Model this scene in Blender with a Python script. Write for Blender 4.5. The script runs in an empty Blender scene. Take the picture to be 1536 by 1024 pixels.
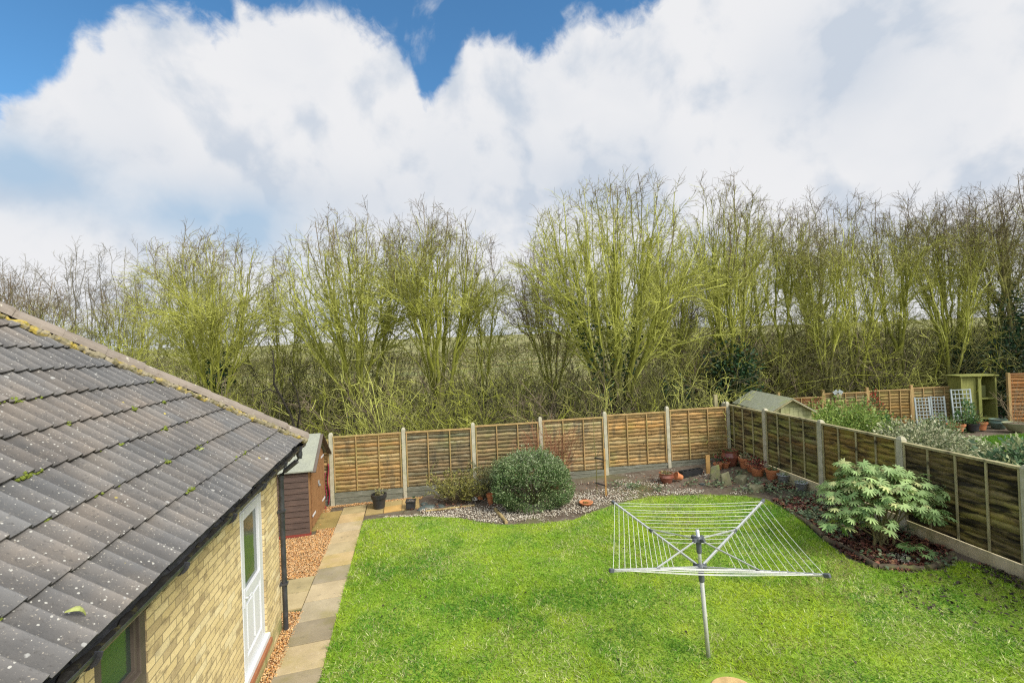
import bpy, bmesh, math, random
import numpy as np
from mathutils import Vector, Matrix
R = math.radians
C = bpy.context.scene.collection
rng = np.random.default_rng(7)
random.seed(7)

# ------------------------------------------------------------------ helpers
def link(o, parent=None):
    C.objects.link(o)
    if parent is not None: o.parent = parent
    return o

def tag(o, label=None, cat=None, group=None, kind=None):
    if label: o['label'] = label
    if cat: o['category'] = cat
    if group: o['group'] = group
    if kind: o['kind'] = kind
    return o

def thing(name, label, cat, loc=(0, 0, 0), rz=0, group=None):
    o = bpy.data.objects.new(name, None); o.empty_display_size = .2
    link(o); o.location = loc; o.rotation_euler = (0, 0, rz)
    return tag(o, label, cat, group)

def npmesh(name, V, faces, mat, parent=None, tint=None, smooth=False):
    """V (n,3); faces: list of int arrays (m,k). One mesh object."""
    V = np.asarray(V, dtype=np.float32)
    me = bpy.data.meshes.new(name)
    me.vertices.add(len(V)); me.vertices.foreach_set('co', V.ravel())
    faces = [np.asarray(f, dtype=np.int32) for f in faces if len(f)]
    loops = np.concatenate([f.ravel() for f in faces])
    sizes = np.concatenate([np.full(len(f), f.shape[1], dtype=np.int32) for f in faces])
    me.loops.add(len(loops)); me.loops.foreach_set('vertex_index', loops)
    me.polygons.add(len(sizes))
    st = np.zeros(len(sizes), dtype=np.int32); st[1:] = np.cumsum(sizes)[:-1]
    me.polygons.foreach_set('loop_start', st)
    if smooth: me.polygons.foreach_set('use_smooth', np.ones(len(sizes), dtype=bool))
    me.update(calc_edges=True); me.validate()
    if tint is not None:
        a = me.attributes.new('tint', 'FLOAT_COLOR', 'POINT')
        t = np.asarray(tint, dtype=np.float32)
        if t.ndim == 1: t = np.repeat(t[:, None], 3, 1)
        t = np.concatenate([t, np.ones((len(t), 1), np.float32)], 1)
        a.data.foreach_set('color', t.ravel())
    me.materials.append(mat)
    o = bpy.data.objects.new(name, me)
    return link(o, parent)

class MB:
    """collects shapes and links them as ONE mesh object"""
    def __init__(s): s.v = []; s.f = []; s.t = []; s.n = 0
    def add(s, V, F, t=1.0):
        V = np.asarray(V, float); s.v.append(V)
        for f in F: s.f.append(tuple(int(i) + s.n for i in f))
        s.t += [t] * len(V); s.n += len(V)
        return s
    def box(s, x0, x1, y0, y1, z0, z1, t=1.0, M=None):
        V = np.array([[x, y, z] for z in (z0, z1) for y in (y0, y1) for x in (x0, x1)], float)
        if M is not None: V = V @ np.array(M.to_3x3()).T + np.array(M.translation)
        return s.add(V, [(0, 2, 3, 1), (4, 5, 7, 6), (0, 1, 5, 4), (2, 6, 7, 3), (0, 4, 6, 2), (1, 3, 7, 5)], t)
    def bar(s, a, b, w, h, t=1.0, up=(0, 0, 1)):
        a = np.array(a, float); b = np.array(b, float); d = b - a; L = np.linalg.norm(d); d /= L
        u = np.cross(np.array(up, float), d)
        if np.linalg.norm(u) < 1e-4: u = np.cross([1, 0, 0], d)
        u /= np.linalg.norm(u); n = np.cross(d, u)
        V = [p + sx * u * w / 2 + sz * n * h / 2 for p in (a, b) for sx, sz in ((-1, -1), (1, -1), (1, 1), (-1, 1))]
        return s.add(V, [(3, 2, 1, 0), (4, 5, 6, 7), (0, 1, 5, 4), (1, 2, 6, 5), (2, 3, 7, 6), (3, 0, 4, 7)], t)
    def tube(s, pts, rad, sides=8, t=1.0, cap=True):
        P = np.array(pts, float)[None]; k = P.shape[1]
        r = np.full((1, k), rad) if np.isscalar(rad) else np.array(rad, float)[None]
        V, F = tubes(P, r, sides)
        F = [tuple(f) for f in F]
        if cap:
            F.append(tuple(range(sides))[::-1]); F.append(tuple(range((k - 1) * sides, k * sides)))
        return s.add(V, F, t)
    def lathe(s, prof, n=20, t=1.0, M=None, squash=1.0):
        V = []; F = []
        for r, z in prof:
            for i in range(n):
                a = 2 * math.pi * i / n; V.append((r * math.cos(a), r * math.sin(a) * squash, z))
        for k in range(len(prof) - 1):
            for i in range(n):
                j = (i + 1) % n; F.append((k * n + i, k * n + j, k * n + n + j, k * n + n + i))
        F.append(tuple(range(n))[::-1]); F.append(tuple(range((len(prof) - 1) * n, len(prof) * n)))
        V = np.array(V)
        if M is not None: V = V @ np.array(M.to_3x3()).T + np.array(M.translation)
        return s.add(V, F, t)
    def build(s, name, mat, parent=None, smooth=False, bevel=0, tint=False):
        me = bpy.data.meshes.new(name)
        V = np.concatenate(s.v)
        me.from_pydata(V.tolist(), [], s.f); me.update()
        if tint:
            a = me.attributes.new('tint', 'FLOAT_COLOR', 'POINT')
            t = np.array([x if hasattr(x, '__len__') else (x, x, x) for x in s.t], dtype=np.float32)
            a.data.foreach_set('color', np.concatenate([t, np.ones((len(t), 1), np.float32)], 1).ravel())
        me.materials.append(mat)
        if smooth: me.polygons.foreach_set('use_smooth', np.ones(len(me.polygons), dtype=bool))
        o = bpy.data.objects.new(name, me); link(o, parent)
        if bevel:
            m = o.modifiers.new('bevel', 'BEVEL'); m.width = bevel; m.segments = 2; m.limit_method = 'ANGLE'; m.angle_limit = R(50)
        return o

def norm(a): return a / np.maximum(np.linalg.norm(a, axis=-1, keepdims=True), 1e-9)

def tubes(P, Rad, sides=3):
    """P (N,K,3), Rad (N,K) -> verts, quads"""
    N, K, _ = P.shape
    T = np.empty_like(P); T[:, 1:-1] = P[:, 2:] - P[:, :-2]; T[:, 0] = P[:, 1] - P[:, 0]; T[:, -1] = P[:, -1] - P[:, -2]
    T = norm(T)
    ref = np.where(np.abs(T[..., 2:3]) > .9, np.array([1., .13, 0]), np.array([.11, .07, 1.]))
    U = norm(np.cross(T, ref)); W = np.cross(T, U)
    a = np.arange(sides) * 2 * math.pi / sides
    V = P[:, :, None] + Rad[:, :, None, None] * (np.cos(a)[None, None, :, None] * U[:, :, None] + np.sin(a)[None, None, :, None] * W[:, :, None])
    idx = np.arange(N * K * sides).reshape(N, K, sides)
    A = idx[:, :-1]; B = idx[:, 1:]
    F = np.stack([A, np.roll(A, -1, 2), np.roll(B, -1, 2), B], -1).reshape(-1, 4)
    return V.reshape(-1, 3), F

def grow(S, D, L, K, up, wig, r=rng):
    N = len(S); P = np.empty((N, K, 3)); P[:, 0] = S; d = norm(D); L = np.broadcast_to(L, (N,))
    upv = np.array([0, 0, 1.])
    for k in range(1, K):
        d = norm(d + upv * np.broadcast_to(up, (N,))[:, None] / (K - 1) + r.normal(size=(N, 3)) * wig)
        P[:, k] = P[:, k - 1] + d * (L / (K - 1))[:, None]
    return P

def kids(P, Rad, m, t0, t1, ang, r=rng, angj=.25):
    N, K, _ = P.shape
    t = t0 + (t1 - t0) * (np.arange(m)[None] + r.random((N, m))) / m
    x = np.clip(t * (K - 1), 0, K - 1.001); i = x.astype(int); f = (x - i)[..., None]
    n = np.arange(N)[:, None]
    pos = P[n, i] * (1 - f) + P[n, i + 1] * f
    T = norm(P[n, i + 1] - P[n, i])
    Q = norm(np.cross(T, r.normal(size=(N, m, 3))))
    a = (ang + r.normal(size=(N, m, 1)) * angj)
    D = np.cos(a) * T + np.sin(a) * Q
    rr = Rad[n, i] * (1 - f[..., 0]) + Rad[n, i + 1] * f[..., 0]
    return pos.reshape(-1, 3), D.reshape(-1, 3), t.ravel(), rr.ravel()

def scatter_leaves(P, D, L, W, r=rng, fold=.25, up=None):
    """diamond leaves: base P, direction D, length L, width W -> verts, quads"""
    N = len(P); D = norm(D)
    ref = r.normal(size=(N, 3)) if up is None else np.broadcast_to(up, (N, 3)) + r.normal(size=(N, 3)) * .35
    S = norm(np.cross(D, ref)); Nn = np.cross(S, D)
    L = np.broadcast_to(L, (N,))[:, None]; W = np.broadcast_to(W, (N,))[:, None]
    mid = P + D * L * .5 + Nn * W * fold
    V = np.stack([P, mid + S * W / 2, P + D * L - Nn * W * fold * .6, mid - S * W / 2], 1)
    return V.reshape(-1, 3), np.arange(N * 4).reshape(N, 4)

def vnoise(p, scale, seed=0):
    """cheap smooth value noise on (n,2) or (n,3) points, 0..1"""
    p = np.asarray(p) * scale; i = np.floor(p).astype(np.int64); f = p - i; f = f * f * (3 - 2 * f)
    dim = p.shape[1]; out = np.zeros(len(p))
    for c in range(2 ** dim):
        o = [(c >> k) & 1 for k in range(dim)]
        h = np.full(len(p), seed * 7919 + 13, dtype=np.int64); w = np.ones(len(p))
        for k in range(dim):
            h = (h * 73856093) ^ ((i[:, k] + o[k]) * [19349663, 83492791, 50331653][k])
            w = w * (f[:, k] if o[k] else 1 - f[:, k])
        h = (h ^ (h >> 13)) * 1274126177
        out += w * ((h >> 8) & 0xffff) / 65535.
    return out

def inpoly(p, poly):
    x, y = p[:, 0], p[:, 1]; ins = np.zeros(len(p), bool); n = len(poly)
    for i in range(n):
        x0, y0 = poly[i]; x1, y1 = poly[(i + 1) % n]
        c = ((y0 > y) != (y1 > y)) & (x < (x1 - x0) * (y - y0) / ((y1 - y0) or 1e-9) + x0)
        ins ^= c
    return ins

def sample_poly(poly, n, r=rng):
    a = np.array(poly); lo = a.min(0); hi = a.max(0); out = np.zeros((0, 2))
    while len(out) < n:
        q = lo + (hi - lo) * r.random((n * 2, 2)); out = np.concatenate([out, q[inpoly(q, poly)]])
    return out[:n]

def gz(x, y):
    """height of the ground"""
    x = np.asarray(x, float); y = np.asarray(y, float)
    z = .037 * np.clip(x, -8, 8)
    z = z - np.clip((y - 14.3) * .075, 0, 1.1)
    return z

# ------------------------------------------------------------------ materials
class NT:
    def __init__(s, tree): s.t = tree; s.n = tree.nodes; s.l = tree.links
    def new(s, typ, **kw):
        n = s.n.new(typ)
        for k, v in kw.items(): setattr(n, k, v)
        return n
    def put(s, sock, v):
        if isinstance(v, bpy.types.NodeSocket): s.l.new(v, sock)
        else:
            if hasattr(v, '__len__') and len(v) == 3 and sock.type == 'RGBA': v = (*v, 1)
            sock.default_value = v
    def m(s, op, a, b=0.0, c=None, clamp=False):
        n = s.new('ShaderNodeMath', operation=op, use_clamp=clamp); s.put(n.inputs[0], a); s.put(n.inputs[1], b)
        if c is not None: s.put(n.inputs[2], c)
        return n.outputs[0]
    def ss(s, v, lo, hi, a=0.0, b=1.0):
        n = s.new('ShaderNodeMapRange', interpolation_type='SMOOTHSTEP'); s.put(n.inputs[0], v)
        for i, x in enumerate((lo, hi, a, b)): s.put(n.inputs[i + 1], x)
        return n.outputs[0]
    def mix(s, f, a, b, blend='MIX'):
        n = s.new('ShaderNodeMix', data_type='RGBA', blend_type=blend); s.put(n.inputs[0], f); s.put(n.inputs[6], a); s.put(n.inputs[7], b)
        return n.outputs[2]
    def noise(s, vec, scale, detail=4, rough=.55, dist=0.0):
        n = s.new('ShaderNodeTexNoise'); s.put(n.inputs['Vector'], vec)
        n.inputs['Scale'].default_value = scale; n.inputs['Detail'].default_value = detail
        n.inputs['Roughness'].default_value = rough; n.inputs['Distortion'].default_value = dist
        return n.outputs[0]
    def mapping(s, vec, scale=(1, 1, 1), loc=(0, 0, 0), rot=(0, 0, 0)):
        n = s.new('ShaderNodeMapping'); s.put(n.inputs[0], vec); n.inputs[1].default_value = loc; n.inputs[2].default_value = rot; n.inputs[3].default_value = scale
        return n.outputs[0]

MATS = {}
def mat(name, c1, c2=None, scale=6, mapping=(1, 1, 1), rough=.8, bump=0.0, bscale=None, tint=False, layers=(), spec=.3, metal=0, detail=5, lo=.3, hi=.7, rnd=True, trans=0, bmapping=None):
    """noise mix of two colours, then layers (colour, scale, lo, hi, mapping), each a noise mask"""
    mt = bpy.data.materials.new(name); mt.use_nodes = True; k = NT(mt.node_tree)
    b = k.n['Principled BSDF']
    tc = k.new('ShaderNodeTexCoord'); vec = tc.outputs['Object']
    if rnd:
        oi = k.new('ShaderNodeObjectInfo'); va = k.new('ShaderNodeVectorMath', operation='ADD')
        vm = k.new('ShaderNodeVectorMath', operation='SCALE'); cx = k.new('ShaderNodeCombineXYZ')
        for i in range(3): k.l.new(oi.outputs['Random'], cx.inputs[i])
        k.l.new(cx.outputs[0], vm.inputs[0]); vm.inputs['Scale'].default_value = 37.0
        k.l.new(vec, va.inputs[0]); k.l.new(vm.outputs[0], va.inputs[1]); vec = va.outputs[0]
    mv = k.mapping(vec, mapping)
    n = k.noise(mv, scale, detail)
    col = k.mix(k.ss(n, lo, hi), c1, c2 if c2 is not None else c1)
    for L in layers:
        lm = k.mapping(vec, L[4] if len(L) > 4 else (1, 1, 1), loc=(L[1] * .37, 3.1, 1.7))
        f = k.ss(k.noise(lm, L[1], 5, .6), L[2], L[3], 0, L[5] if len(L) > 5 else 1.0)
        col = k.mix(f, col, L[0])
    if tint:
        at = k.new('ShaderNodeAttribute', attribute_name='tint'); col = k.mix(1.0, col, at.outputs['Color'], 'MULTIPLY')
    k.l.new(col, b.inputs['Base Color'])
    b.inputs['Roughness'].default_value = rough; b.inputs['Specular IOR Level'].default_value = spec; b.inputs['Metallic'].default_value = metal
    if bump:
        bn = k.new('ShaderNodeBump'); bn.inputs['Strength'].default_value = bump; bn.inputs['Distance'].default_value = .01
        bv = k.mapping(vec, bmapping) if bmapping else mv
        k.l.new(k.noise(bv, bscale or scale * 4, 4), bn.inputs['Height']); k.l.new(bn.outputs[0], b.inputs['Normal'])
    if trans:
        tr = k.new('ShaderNodeBsdfTranslucent'); k.l.new(col, tr.inputs[0]); mx = k.new('ShaderNodeMixShader'); mx.inputs[0].default_value = trans
        k.l.new(b.outputs[0], mx.inputs[1]); k.l.new(tr.outputs[0], mx.inputs[2]); k.l.new(mx.outputs[0], k.n['Material Output'].inputs[0])
    MATS[name] = mt
    return mt

W1 = (1, 1, 1)
# fence timber: honey brown laps with grain along the board, green algae and dark knots
m_lap = mat('lap_timber', (.53, .36, .165), (.36, .245, .11), 5, (1.2, 1.2, 14), .85, .35, 9, tint=True, bmapping=(1, 1, 9),
            layers=[((.31, .28, .095), 1.3, .45, .70, W1, .75), ((.52, .41, .22), 3, .54, .70, (1, 1, 4), .7), ((.20, .15, .075), 2.4, .52, .66, (1.5, 1, 6), .7), ((.07, .048, .022), 6.0, .62, .72, (1.6, 1, 1.2), .9), ((.17, .14, .085), 1.7, .54, .70, (2.2, 1, .55), .7)])
m_lap_dark = mat('weathered_lap_timber', (.27, .19, .075), (.16, .112, .048), 5, (3, 1.2, 12), .9, .35, 9, tint=True, bmapping=(1, 1, 9),
            layers=[((.29, .275, .065), 1.6, .42, .66, (1, 1, 1.5), .8), ((.020, .015, .010), 2.0, .48, .63, (1.1, 1, 5.5), .88)])
m_lap_black = mat('blackened_lap_timber', (.22, .175, .08), (.12, .095, .05), 5, (3, 1.2, 12), .9, .35, 9, tint=True, bmapping=(1, 1, 9),
            layers=[((.36, .33, .10), 1.4, .46, .68, (1, 1, 1.5), .75), ((.014, .012, .010), 1.7, .45, .59, (1.0, 1, 5.5), .92)])
m_lap_red = mat('red_brown_lap_timber', (.36, .19, .075), (.24, .11, .04), 5, (1.2, 1.2, 14), .85, .3, 9, tint=True, layers=[((.30, .22, .09), 2, .5, .7, (1, 1, 3), .7)])
m_batten = mat('batten_timber', (.42, .28, .12), (.30, .20, .08), 9, (1, 1, .4), .85, .2, layers=[((.27, .26, .08), 2, .45, .7, W1, .6)])
m_batten_dark = mat('weathered_batten', (.38, .34, .18), (.26, .23, .12), 9, (1, 1, .4), .85, .2, layers=[((.06, .05, .03), 3, .55, .7)])
m_post = mat('concrete_post', (.47, .44, .33), (.36, .34, .24), 9, W1, .9, .4, 60, layers=[((.30, .31, .13), 2.2, .5, .75, W1, .7), ((.16, .15, .11), 14, .62, .72)])
m_gboard = mat('gravel_board_timber', (.20, .20, .155), (.115, .12, .085), 5, (1, 1, 8), .85, .3, layers=[((.30, .30, .25), 4, .56, .7, (1, 1, 4), .7)])
m_gboard_c = mat('gravel_board_concrete', (.56, .48, .31), (.42, .36, .21), 4, W1, .9, .3, 40, layers=[((.20, .20, .07), 2.4, .5, .72, W1, .8), ((.12, .10, .06), 9, .62, .74)])

m_soil = mat('soil', (.085, .062, .042), (.15, .12, .085), 9, W1, .95, .6, 40, layers=[((.21, .185, .14), 22, .55, .68), ((.10, .105, .035), 1.6, .52, .7, W1, .6)])
m_lawn = mat('lawn_turf', (.16, .26, .025), (.25, .34, .04), 3, W1, .95, .5, 60, layers=[((.20, .24, .045), 1.2, .5, .72, W1, .6), ((.07, .10, .014), 18, .58, .7)])
m_grass = mat('grass_blades', (1, 1, 1), None, 3, tint=True, rough=.6, spec=.25, trans=.35, rnd=False)
m_slab = mat('paving_slab', (.46, .37, .225), (.35, .28, .165), 2.5, W1, .85, .25, 50, tint=True, layers=[((.30, .25, .085), 1.3, .48, .70, W1, .7), ((.20, .17, .11), 7, .6, .75, W1, .8), ((.52, .46, .33), 30, .62, .72, W1, .6)])
m_stone_white = mat('white_chippings', (.66, .63, .56), (.50, .46, .39), 12, tint=True, rough=.8)
m_stone_gold = mat('golden_gravel', (.62, .40, .19), (.46, .28, .12), 12, tint=True, rough=.75)
m_gravelbase = mat('gravel_bed', (.33, .21, .09), (.19, .12, .05), 30, W1, .95, .5, 70)
m_leaf_dead = mat('dead_leaves', (1, 1, 1), None, 3, tint=True, rough=.75, rnd=False)
m_leaf = mat('leaf_green', (1, 1, 1), None, 3, tint=True, rough=.5, spec=.35, trans=.25, rnd=False)
m_twig = mat('twig_bark', (1, 1, 1), (.72, .72, .72), 2.5, tint=True, rough=.9, rnd=False)
m_bark = mat('mossy_bark', (1.0, 1.0, 1.0), (.55, .55, .6), 5, (1, 1, .35), .95, .5, 20, tint=True)
m_terra = mat('terracotta', (.50, .20, .085), (.40, .15, .06), 8, W1, .8, .15, layers=[((.52, .34, .22), 5, .58, .75, W1, .6)])
m_glaze = mat('brown_glaze', (.17, .055, .035), (.26, .10, .06), 5, W1, .25, 0, spec=.5)
m_plastic_k = mat('black_plastic', (.016, .017, .018), (.03, .031, .033), 6, W1, .45, 0, spec=.5)
m_grey_metal = mat('galvanised_metal', (.42, .44, .45), (.28, .30, .31), 9, W1, .5, 0, spec=.5, metal=.4)
m_timber = mat('stake_timber', (.48, .29, .10), (.33, .19, .065), 8, (1, 1, .3), .8, .2)
m_log = mat('log_edging_timber', (.40, .30, .13), (.25, .19, .08), 6, (.4, 1, 1), .9, .3)
m_mortar = mat('mossy_mortar', (.30, .26, .18), (.16, .14, .075), 12, W1, .95, .9, 30, layers=[((.40, .30, .05), 9, .5, .64, W1, .9), ((.10, .10, .02), 14, .55, .68)])
m_moss = mat('moss', (.20, .25, .04), (.12, .15, .02), 30, W1, .95, .8, 90)
m_rock = mat('garden_rock', (.20, .185, .11), (.115, .115, .06), 5, W1, .9, .6, 14, layers=[((.20, .22, .07), 3, .5, .7)])
m_sky_glass = None

# ------------------------------------------------------------------ camera, sun, sky
cam = bpy.data.cameras.new('camera'); camo = bpy.data.objects.new('camera', cam); link(camo)
cam.sensor_width = 36; cam.lens = 700 / 1536 * 36; cam.clip_start = .05; cam.clip_end = 6000
camo.matrix_world = Matrix.Translation((0, 0, 3.96)) @ Matrix.Rotation(R(90 + .49), 4, 'X') @ Matrix.Rotation(R(-2.2), 4, 'Z')
bpy.context.scene.camera = camo
sun = bpy.data.lights.new('sun', 'SUN'); suno = bpy.data.objects.new('sun', sun); link(suno)
SUN_AZ, SUN_EL = R(128), R(42)      # azimuth clockwise from +Y
sun.energy = 3.0; sun.angle = R(24); sun.color = (1, .955, .87)
sd = Vector((math.sin(SUN_AZ) * math.cos(SUN_EL), math.cos(SUN_AZ) * math.cos(SUN_EL), math.sin(SUN_EL)))
suno.rotation_euler = (-sd).to_track_quat('-Z', 'Y').to_euler()

w = bpy.data.worlds.new('World'); bpy.context.scene.world = w; w.use_nodes = True
k = NT(w.node_tree); k.n.clear()
sk = k.new('ShaderNodeTexSky', sky_type='NISHITA'); sk.sun_disc = False; sk.sun_elevation = SUN_EL; sk.sun_rotation = SUN_AZ
sk.air_density = 1.0; sk.dust_density = .3; sk.ozone_density = 3.0
tc = k.new('ShaderNodeTexCoord'); sx = k.new('ShaderNodeSeparateXYZ'); dirv = tc.outputs['Generated']; k.l.new(dirv, sx.inputs[0])
az = k.m('MULTIPLY', k.m('ARCTAN2', sx.outputs[0], sx.outputs[1]), 180 / math.pi)
el = k.m('MULTIPLY', k.m('ARCSINE', sx.outputs[2]), 180 / math.pi)
fc = k.new('ShaderNodeFloatCurve'); cv = fc.mapping.curves[0]
pts = [(-180, 40), (-120, 30), (-80, 16), (-52, 16), (-47.1, 20.5), (-45.5, 23), (-43.2, 26.5), (-42.4, 28.6), (-40.6, 28.3), (-38.9, 30.8), (-36.6, 30.6), (-32.7, 32), (-26.5, 33.6), (-21, 35.6), (-16.6, 34.6),
       (-12.9, 33.2), (-10.9, 31.4), (-10.3, 28.2), (-7.4, 28.0), (-6.2, 31.0), (-4.2, 33.4), (-.9, 34.2), (3.2, 32.8), (8.1, 34.4), (10.9, 34.8), (14.5, 34.2), (18.9, 34.0), (20.6, 36.5), (24, 39), (40, 42), (49, 38), (56, 40), (80, 60), (120, 45), (180, 40)]
while len(cv.points) < len(pts): cv.points.new(.5, .5)
for p, (a, e) in zip(cv.points, pts): p.location = ((a + 180) / 360, e / 90); p.handle_type = 'VECTOR'
fc.mapping.update()
k.put(fc.inputs['Value'], k.m('DIVIDE', k.m('ADD', az, 180), 360))
top = k.m('MULTIPLY', fc.outputs[0], 90)
n1 = k.noise(dirv, 9, 6, .55, .3); n1b = k.noise(dirv, 30, 5, .6, .5)
edge = k.m('ADD', k.m('SUBTRACT', top, el), k.m('ADD', k.m('MULTIPLY', k.m('SUBTRACT', n1, .5), 8.0), k.m('MULTIPLY', k.m('SUBTRACT', n1b, .5), 3.4)))
dens = k.ss(edge, -.6, 1.9)
wisp = k.m('MULTIPLY', k.ss(k.noise(k.mapping(dirv, (1, 1, .7)), 7, 5, .6, 1.0), .56, .82), .45)
dens = k.m('MAXIMUM', k.m('MAXIMUM', dens, wisp), k.ss(el, 42, 58, 0, .9))  # last term: unseen cloud cover added overhead to raise the ambient light
def blob(a0, e0, ra, re):
    q = k.m('ADD', k.m('POWER', k.m('DIVIDE', k.m('SUBTRACT', az, a0), ra), 2), k.m('POWER', k.m('DIVIDE', k.m('SUBTRACT', el, e0), re), 2))
    return k.m('EXPONENT', k.m('MULTIPLY', q, -1))
n2 = k.noise(dirv, 5, 4, .5, .3); n3 = k.noise(dirv, 12, 4, .5, .2)
white = (.93, .935, .955); grey = (.64, .71, .81); pale = (.48, .64, .82)
off = k.new('ShaderNodeVectorMath', operation='ADD'); k.l.new(dirv, off.inputs[0]); off.inputs[1].default_value = (.030, -.01, .048)
rel = k.m('SUBTRACT', k.noise(off.outputs[0], 5.5, 6, .52, .25), k.noise(dirv, 5.5, 6, .52, .25))
shade = k.m('ADD', k.ss(n2, .5, .8, 0, .25), k.ss(rel, -.03, .19, 0, .85))
gmask = k.m('ADD', k.m('ADD', k.m('MULTIPLY', blob(-24, 17.0, 18, 3.6), .55), k.m('MULTIPLY', blob(11, 18.5, 7.5, 3.5), 1.0)), k.m('ADD', k.m('MULTIPLY', blob(36, 25, 7, 5), .75), k.m('MULTIPLY', blob(-5, 21, 8, 5), .3)))
shade = k.m('ADD', shade, k.m('MULTIPLY', gmask, k.m('ADD', .45, n3)), clamp=True)
cl = k.mix(shade, white, grey)
bmask = k.m('ADD', k.m('MULTIPLY', blob(-28, 12.5, 7.5, 3.0), .9), k.m('ADD', k.m('MULTIPLY', blob(-47, 16.6, 5.0, 2.4), .95), k.m('MULTIPLY', blob(-36, 14.6, 11, 2.6), .75)))
cl = k.mix(k.m('MULTIPLY', bmask, k.ss(n3, .15, .7, .35, 1), clamp=True), cl, pale)
cl = k.mix(k.m('MULTIPLY', blob(-22.5, 12.6, 3.2, 2.0), k.ss(n3, .35, .5), clamp=True), cl, (.86, .87, .89))
b1 = k.new('ShaderNodeBackground'); skc = k.mix(1.0, sk.outputs[0], (.62, 1.0, 1.12), 'MULTIPLY'); k.l.new(skc, b1.inputs[0]); b1.inputs[1].default_value = .10
b2 = k.new('ShaderNodeBackground'); k.l.new(cl, b2.inputs[0])
back = k.ss(k.m('ABSOLUTE', az), 75, 120)
k.put(b2.inputs[1], k.m('MULTIPLY', .575, k.m('ADD', 1, k.m('MAXIMUM', k.ss(el, 42, 60, 0, 1.0), k.m('MULTIPLY', back, .8)))))  # out-of-view cloud, overhead and behind the camera, brightened as added fill light
mx = k.new('ShaderNodeMixShader'); k.l.new(dens, mx.inputs[0]); k.l.new(b1.outputs[0], mx.inputs[1]); k.l.new(b2.outputs[0], mx.inputs[2])
wo = k.new('ShaderNodeOutputWorld'); k.l.new(mx.outputs[0], wo.inputs[0])
cy = bpy.context.scene.cycles; cy.use_denoising = False; cy.filter_width = 1.25; cy.max_bounces = 6; cy.transparent_max_bounces = 4
vs = bpy.context.scene.view_settings; vs.view_transform = 'Standard'; vs.look = 'None'; vs.exposure = .68; vs.gamma = 1


# ------------------------------------------------------------------ ground, field, lawn, path
def make_ground():
    xs = np.unique(np.concatenate([[-2500, -1200, -600, -300, -150, -80, -50, -30], np.arange(-20, 33, 1.0), [-8, 8], [40, 60, 100, 200, 400, 800, 1500, 2500]]))
    ys = np.unique(np.concatenate([[-200, -60, -20, -8], np.arange(-4, 14, 2.0), [14.3], np.arange(15, 40, 1.0), [45, 55, 70, 90, 120, 160, 220, 300, 420, 600, 900, 1400, 2200, 3500]]))
    X, Y = np.meshgrid(xs, ys); Z = gz(X, Y)
    far = np.clip((Y - 300) / 2000, 0, 1); Z = Z + far ** 1.2 * 55 * (.7 + .5 * vnoise(np.stack([X.ravel(), Y.ravel()], 1), 1 / 700., 3).reshape(X.shape))
    rough = (Y > 15) & (Y < 60)
    Z = Z + np.where(rough, (vnoise(np.stack([X.ravel(), Y.ravel()], 1), .35, 5).reshape(X.shape) - .5) * .3, 0)
    nx, ny = len(xs), len(ys); idx = np.arange(nx * ny).reshape(ny, nx)
    F = np.stack([idx[:-1, :-1], idx[:-1, 1:], idx[1:, 1:], idx[1:, :-1]], -1).reshape(-1, 4)
    m = mat('ground_soil_and_field', (.085, .062, .042), (.14, .11, .08), 2, rough=.95, bump=.5, bscale=6, rnd=False,
            layers=[((.20, .18, .13), 9, .55, .68), ((.12, .13, .035), .5, .48, .7, W1, .7)])
    kk = NT(m.node_tree); b = kk.n['Principled BSDF']; col = b.inputs['Base Color'].links[0].from_socket
    tcn = kk.new('ShaderNodeTexCoord'); sp = kk.new('ShaderNodeSeparateXYZ'); kk.l.new(tcn.outputs['Object'], sp.inputs[0])
    fld = kk.mix(kk.ss(kk.noise(kk.mapping(tcn.outputs['Object'], (.3, 1, 1)), .035, 4), .4, .62), (.23, .205, .075), (.15, .17, .05))
    fld = kk.mix(kk.ss(kk.noise(tcn.outputs['Object'], 1.6, 4), .45, .7, 0, .5), fld, (.29, .25, .13))
    kk.l.new(kk.mix(kk.ss(kk.m('ADD', sp.outputs[1], kk.m('MULTIPLY', kk.noise(tcn.outputs['Object'], .2, 3), 8)), 31, 38), col, fld), b.inputs['Base Color'])
    o = npmesh('ground', np.stack([X, Y, Z], -1).reshape(-1, 3), [F], m, smooth=True)
    return tag(o, 'brown soil ground running out to pale farm fields', None, None, 'structure')
make_ground()

def sheet(name, poly, dz, m, kind='structure', label=None, side=.0):
    V = [(x, y, float(gz(x, y)) + dz) for x, y in poly]; n = len(V); F = [tuple(range(n))]
    if side:
        V += [(x, y, z - side) for x, y, z in V[:n]]
        F += [(i, i + n, (i + 1) % n + n, (i + 1) % n) for i in range(n)]
    me = bpy.data.meshes.new(name); me.from_pydata(V, [], F); me.update(); me.materials.append(m)
    o = bpy.data.objects.new(name, me); link(o); return tag(o, label, None, None, kind)

def smooth_poly(P, n=4, closed=True):
    P = np.array(P, float); out = []
    N = len(P)
    for i in range(N):
        p0, p1, p2, p3 = P[i - 1], P[i], P[(i + 1) % N], P[(i + 2) % N]
        for j in range(n):
            t = j / n
            out.append(.5 * (2 * p1 + (p2 - p0) * t + (2 * p0 - 5 * p1 + 4 * p2 - p3) * t * t + (3 * p1 - p0 - 3 * p2 + p3) * t ** 3))
    return [tuple(q) for q in out]

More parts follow.
